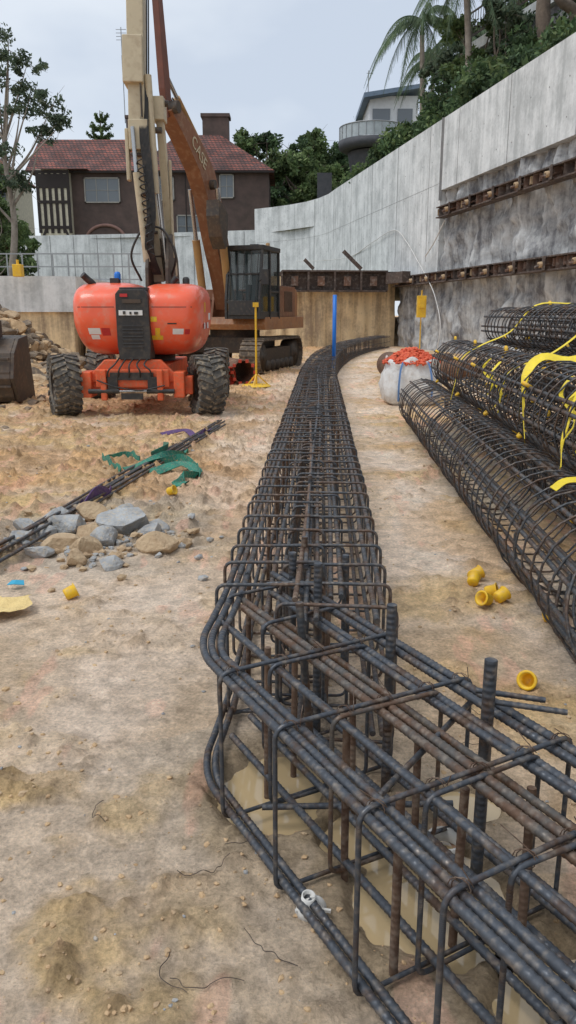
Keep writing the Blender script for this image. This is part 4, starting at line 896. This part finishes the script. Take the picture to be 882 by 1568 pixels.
def palm(base,top,nf,fl,tr):
    e=empty('palm_tree');s=MB();b_=np.array(base,float);t_=np.array(top,float)
    s.tube(catmull([b_,(b_+t_)/2+[.1,0,0],t_],8),np.linspace(tr,tr*.7,17),12);s.tube([t_,t_+[0,0,1.0]],[tr*.8,tr*.3],10,1);s.obj('trunk',[M['pbark'],M['leafB']],e)
    f=MB()
    for k in range(nf):
        a=k*2.399;el=rnd.uniform(-.35,1.0);dirh=np.array([math.cos(a),math.sin(a),0]);P=[];n=22
        for i in range(n+1):
            q=i/n;P.append(t_+[0,0,.8]+dirh*fl*q*(math.cos(el*.7))*(1-.25*q)+np.array([0,0,fl*(math.sin(el)*q-1.15*q*q)*.75]))
        P=np.array(P);f.tube(P,np.linspace(.035,.008,n+1),4,0)
        T_=np.gradient(P,axis=0);T_/=np.linalg.norm(T_,axis=1)[:,None];sd=np.cross(T_,[0,0,1]);sd/=np.linalg.norm(sd,axis=1)[:,None]
        for i in range(2,n+1):
            for h in(0,.33,.66):
                p=P[i]-(P[i]-P[i-1])*h
                for sg in(-1,1):
                    ll=.75*math.sin(math.pi*min(.98,(i/n)*.85+.12))*rnd.uniform(.7,1.15);v=sd[i]*sg*rnd.uniform(.4,.7)+T_[i]*.5+np.array([0,0,-rnd.uniform(.7,1.1)]);v/=np.linalg.norm(v)
                    w_=T_[i]*.028;f.add([p-w_,p+w_,p+v*ll+w_*.2,p+v*ll-w_*.2],[[0,1,2,3]],0)
    f.obj('fronds',[M['palm']],e)
palm((7.9,50,9.5),(7.75,50,17.2),20,4.4,.19)
palm((8.9,42,11),(8.55,42,16.6),20,3.8,.2)
palm((8.6,54,10),(9.2,54,16.4),16,3.4,.16)
palm((9.6,47,11),(9.5,47,15.4),16,3.4,.16)
palm((11.8,44,13),(11.9,44,15.0),12,2.6,.18)
tree('fig_tree',(13.2,40,13.2),[(12.0,40,18.0,1.2),(14.2,40,19,1.6),(15.6,39,18,1.4),(10.8,40,18.6,.9),(16.5,40,20,1.5)],.75,60,.16,M['leafA'],M['bark'],.5,.7,.2)
s=MB()
for P,r in(([(11.4,37.5,12.6),(11.0,37.5,14.0),(11.1,37.5,15.1),(12.0,37.6,14.7),(13.0,37.7,15.1)],.36),([(12.2,36.6,12.6),(12.0,36.4,13.8),(11.2,36.2,14.3),(10.7,36.2,15.5)],.3),([(12.2,33,11.6),(12.4,33,13.8),(12.1,33,16.4)],.36)):
    P=catmull(P,6);s.tube(P,np.linspace(r,r*.5,len(P)),10)
s.obj('old_tree_stumps',[M['bark']])
s=MB();a=np.array([9.2,45,15.4]);b_=np.array([16.5,32,17.4])
for z in(0,1.1):s.beam(a+[0,0,z],b_+[0,0,z],.07,.07)
for q in np.linspace(0,1,80):p=a+(b_-a)*q;s.box((p[0],p[1],p[2]+.55),(.03,.03,1.1))
for q in np.linspace(0,1,9):p=a+(b_-a)*q;s.box((p[0],p[1],p[2]+.55),(.09,.09,1.25))
s.obj('metal_railing',[M['dark']])
s=MB();s.beam(a+[.3,.2,-.5],b_+[.3,.2,-.5],.6,.5);s.beam(a+[.5,.4,-2],b_+[.5,.4,-2],.5,2.4,mi=1);s.obj('terrace_slab',[M['conc'],M['shot']])
# ------------------------------------------------------------------ brick house
hs=empty('brick_house')
s=MB();s.box((-17.8,81,11.2),(9.2,8,7.0));s.box((-7.4,81,11.2),(11.2,8,7.0));s.box((-12.8,81.5,11.2),(2,8.4,7.0))
s.box((-7.0,82,17.7),(2.5,1.6,4.6));s.box((-7.0,82,20.1),(2.8,1.9,.3));s.box((-15.6,84,18.3),(.9,.9,4.4));s.box((-15.6,84,20.5),(1.1,1.1,.25))
s.obj('walls_and_chimneys',[M['brick']],hs)
def hip(mb,x0,x1,y0,y1,ze,zr,hl,hr,mi=0):
    ym=(y0+y1)/2;V=[(x0,y0,ze),(x1,y0,ze),(x1,y1,ze),(x0,y1,ze),(x0+hl,ym,zr),(x1-hr,ym,zr)]
    mb.add(V,[[0,1,5,4],[2,3,4,5],[1,2,5],[3,0,4],[3,2,1,0]],mi)
s=MB();hip(s,-24.2,-12.6,76.4,85.6,14.35,17.9,.2,3);hip(s,-14.2,-1.3,76.4,85.6,14.4,18.3,3.5,5.2);s.obj('roof',[M['roof']],hs,recalc=True)
s=MB();s.box((-18.5,76.5,14.3),(12,.15,.22));s.box((-7.7,76.5,14.32),(12.9,.15,.22))
for c in((-13.2,76.7,11),(-9.5,76.7,11)):s.cyl((c[0],c[1],7.8),(c[0],c[1],14.2),.06,8)
s.obj('gutters',[M['timber']],hs)
sf=MB();gl=MB()
def window(xc,zc,w,h,nx_,nz_):
    y=76.96;gl.box((xc,y,zc),(w,.06,h));
    for dx_ in(-w/2,w/2):sf.box((xc+dx_,y-.05,zc),(.10,.12,h+.10))
    for dz in(-h/2,h/2):sf.box((xc,y-.055,zc+dz),(w+.10,.11,.10))
    for k in range(1,nx_):sf.box((xc-w/2+w*k/nx_,y-.04,zc),(.05,.06,h-.14))
    for k in range(1,nz_):sf.box((xc,y-.043,zc-h/2+h*k/nz_),(w-.14,.05,.035))
window(-17.3,12.75,3.2,2.1,3,2);window(-5.7,13.1,1.25,2.0,2,2);window(-11.3,12.9,1.3,2.0,2,3);window(-9.2,9.6,2.4,1.9,3,2)
sf.obj('window_frames',[M['frame']],hs);gl.obj('window_glass',[M['wglass']],hs)
s=MB();s.box((-21.6,76.6,11.1),(2.9,1.2,6.6),0)
s.obj('bay_render',[M['creamw']],hs)
s=MB()
for k in range(6):s.box((-23.0+.56*k,75.97,11.6),(.28,.08,5.4))
for z in(8.0,9.4,11.6,14.2):s.box((-21.6,75.96,z),(3.0,.1,.26))
s.beam((-23,75.95,8.1),(-22.4,75.95,9.4),.06,.2);s.beam((-20.2,75.95,8.1),(-20.8,75.95,9.4),.06,.2)
s.box((-21.6,75.96,13.4),(2.9,.07,1.2))
s.obj('bay_timbers',[M['timber']],hs)
s=MB();P=[]
for a in np.linspace(0,math.pi,20):P.append((-17.2+1.9*math.cos(a),76.95,8.2+1.5*math.sin(a)))
s.tube(P,.16,6);s.obj('door_arch',[mat('arch_brick',(.3,.17,.14))],hs)
s=MB();hip(s,-22.6,-18.3,75.6,77.6,14.4,14.6,.3,.3);s.obj('bay_roof',[M['roof']],hs)
nh=empty('cream_house');s=MB();s.box((-35.5,96,12),(9,8,9));s.obj('walls',[M['creamw']],nh);s=MB();hip(s,-40.6,-30.4,91.3,100.6,16.4,19.2,3,3);s.obj('roof',[M['roof']],nh,recalc=True)
s=MB()
for x in(-38,-35.5,-33,-31.9):
    for z in(14.6,11.4):s.box((x,91.97,z),(.9,.1,1.5))
s.obj('windows',[M['wglass']],nh)
s=MB();s.cyl((-16.2,84,20),(-16.2,84,28.5),.05,6);
for k in range(4):s.beam((-16.2-.5,84,28.3-.3*k),(-16.2+.5,84,28.3-.3*k),.05,.04)
s.obj('tv_antenna',[M['galv']])
wb=empty('white_house');s=MB();s.box((8.5,71,14.4),(3.9,6,8.2));s.obj('walls',[M['bwhite']],wb)
s=MB();s.prism([(6.0,18.15),(10.9,18.9),(10.9,19.2),(6.0,18.5)],67.0,75,'y');s.obj('roof',[M['broof']],wb)
s=MB();s.box((7.5,67.95,16.9),(1.4,.1,1.3));s.box((9.4,67.95,16.9),(1.2,.1,1.3));s.obj('windows',[M['wglass']],wb)
s=MB();cx,cy=6.7,66.6
s.lathe([(0,14.4),(2.3,14.1),(2.65,14.3),(2.7,14.8),(0,14.85)],(cx,cy,0),(0,0,1),40,0)
s.lathe([(0,10.2),(1.4,11.2),(2.0,12.3),(2.3,14.1)],(cx+.4,cy+.6,0),(0,0,1),30,0);s.obj('curved_balcony',[M['bdark']],wb)
s=MB();s.lathe([(2.6,14.85),(2.6,15.8)],(cx,cy,0),(0,0,1),40,0);s.obj('balcony_glass',[mat('frosted_glass',(.45,.5,.52),rough=.15)],wb)
s=MB();P=[(cx+2.62*math.cos(a),cy+2.62*math.sin(a),15.83) for a in np.linspace(0,6.28,40)];s.tube(P,.04,5)
for a in np.linspace(0,6.28,28):s.cyl((cx+2.63*math.cos(a),cy+2.63*math.sin(a),14.8),(cx+2.63*math.cos(a),cy+2.63*math.sin(a),15.8),.025,5)
s.cyl((6.5,69,18.4),(6.5,69,20.6),.04,5);s.box((6.6,69,20.4),(.5,.05,.04));s.obj('balcony_rail',[M['galv']],wb)
s=MB();s.box((3.0,68,11.4),(1.2,.1,2.8));s.obj('mesh_screen',[M['bdark']])
s=MB();P=[(.6,59.8,5.4),(1.5,56.8,5.2),(wx(50)-.1,50,5.0),(wx(45)-.1,45,5.4),(wx(41)-.1,41,5.7),(wx(39)-.1,39,5.0),(wx(37)-.15,37,3.9),(wx(35)-.35,35,3.0),(wx(34)-.4,34,2.3),(wx(33)-.5,33,1.2),(wx(33)-.6,33,.1)]
s.tube(catmull(P,6),.020,6);s.tube(catmull([(wx(34)-.15,34,5.4),(wx(35)-.2,35,4.6),(wx(36)-.2,36,4.1)],6),.025,6);s.obj('white_hose',[M['pvc']])
s=MB();s.box((5.05,30.2,1.9),(.32,.3,.8));s.box((5.05,30.03,2.0),(.2,.05,.3));s.cyl((5.05,30.2,0),(5.05,30.2,2.5),.025,8);s.obj('yellow_power_box',[M['yellow']],bevel=.03)
s=MB();s.box((-9.1,27.2,3.05),(.3,.3,.4));s.cyl((-9.1,27.2,3.2),(-9.1,27.2,3.4),.05,8);s.obj('survey_box',[M['yellow']],bevel=.02)
s=MB()
for k in range(26):x=-22+k*.62;s.box((x,33,3.4),(.05,.05,1.2))
for z in(3.0,3.5,4.0):s.box((-14,33,z),(16,.04,.05))
s.obj('site_fence',[M['galv']])
# ------------------------------------------------------------------ camera, light, world
cam=bpy.data.cameras.new('camera');co=bpy.data.objects.new('camera',cam);scene.collection.objects.link(co);scene.camera=co
cam.sensor_fit='VERTICAL';cam.angle=2*math.atan(784/1180);cam.clip_end=2000;cam.clip_start=.05
co.location=(0,0,1.65);co.rotation_euler=(math.radians(90-14.45),0,0)
sl=bpy.data.lights.new('sun','SUN');sl.energy=1.5;sl.angle=math.radians(24);sl.color=(1,.985,.96);so=bpy.data.objects.new('sun',sl);scene.collection.objects.link(so)
el,az=math.radians(62),math.radians(250)
d=Vector((math.sin(az)*math.cos(el),math.cos(az)*math.cos(el),math.sin(el)));so.rotation_euler=d.to_track_quat('Z','Y').to_euler()
w=bpy.data.worlds.new('World');scene.world=w;w.use_nodes=True;nt=w.node_tree;L=nt.links.new;bg=nt.nodes['Background']
sky=nt.nodes.new('ShaderNodeTexSky');sky.sky_type='NISHITA';sky.sun_disc=False;sky.sun_elevation=el;sky.sun_rotation=az
bg.inputs[1].default_value=.13
tc=nt.nodes.new('ShaderNodeTexCoord');mp=nt.nodes.new('ShaderNodeMapping');mp.inputs['Scale'].default_value=(1,1,2.0);mp.inputs['Location'].default_value=(.6,0,.3);L(tc.outputs['Generated'],mp.inputs[0])
nz=nt.nodes.new('ShaderNodeTexNoise');nz.inputs['Scale'].default_value=1.9;nz.inputs['Detail'].default_value=5;nz.inputs['Roughness'].default_value=.5;L(mp.outputs[0],nz.inputs['Vector'])
cr=nt.nodes.new('ShaderNodeValToRGB');e=cr.color_ramp.elements;e[0].position=.38;e[0].color=(4.9,5.5,6.4,1);e[1].position=.60;e[1].color=(7.3,7.7,8.1,1);L(nz.outputs[0],cr.inputs[0])
mx=nt.nodes.new('ShaderNodeMix');mx.data_type='RGBA';mx.inputs[0].default_value=.9;L(sky.outputs[0],mx.inputs[6]);L(cr.outputs[0],mx.inputs[7]);L(mx.outputs[2],bg.inputs[0])
scene.view_settings.view_transform='Standard';scene.view_settings.look='None';scene.view_settings.exposure=0
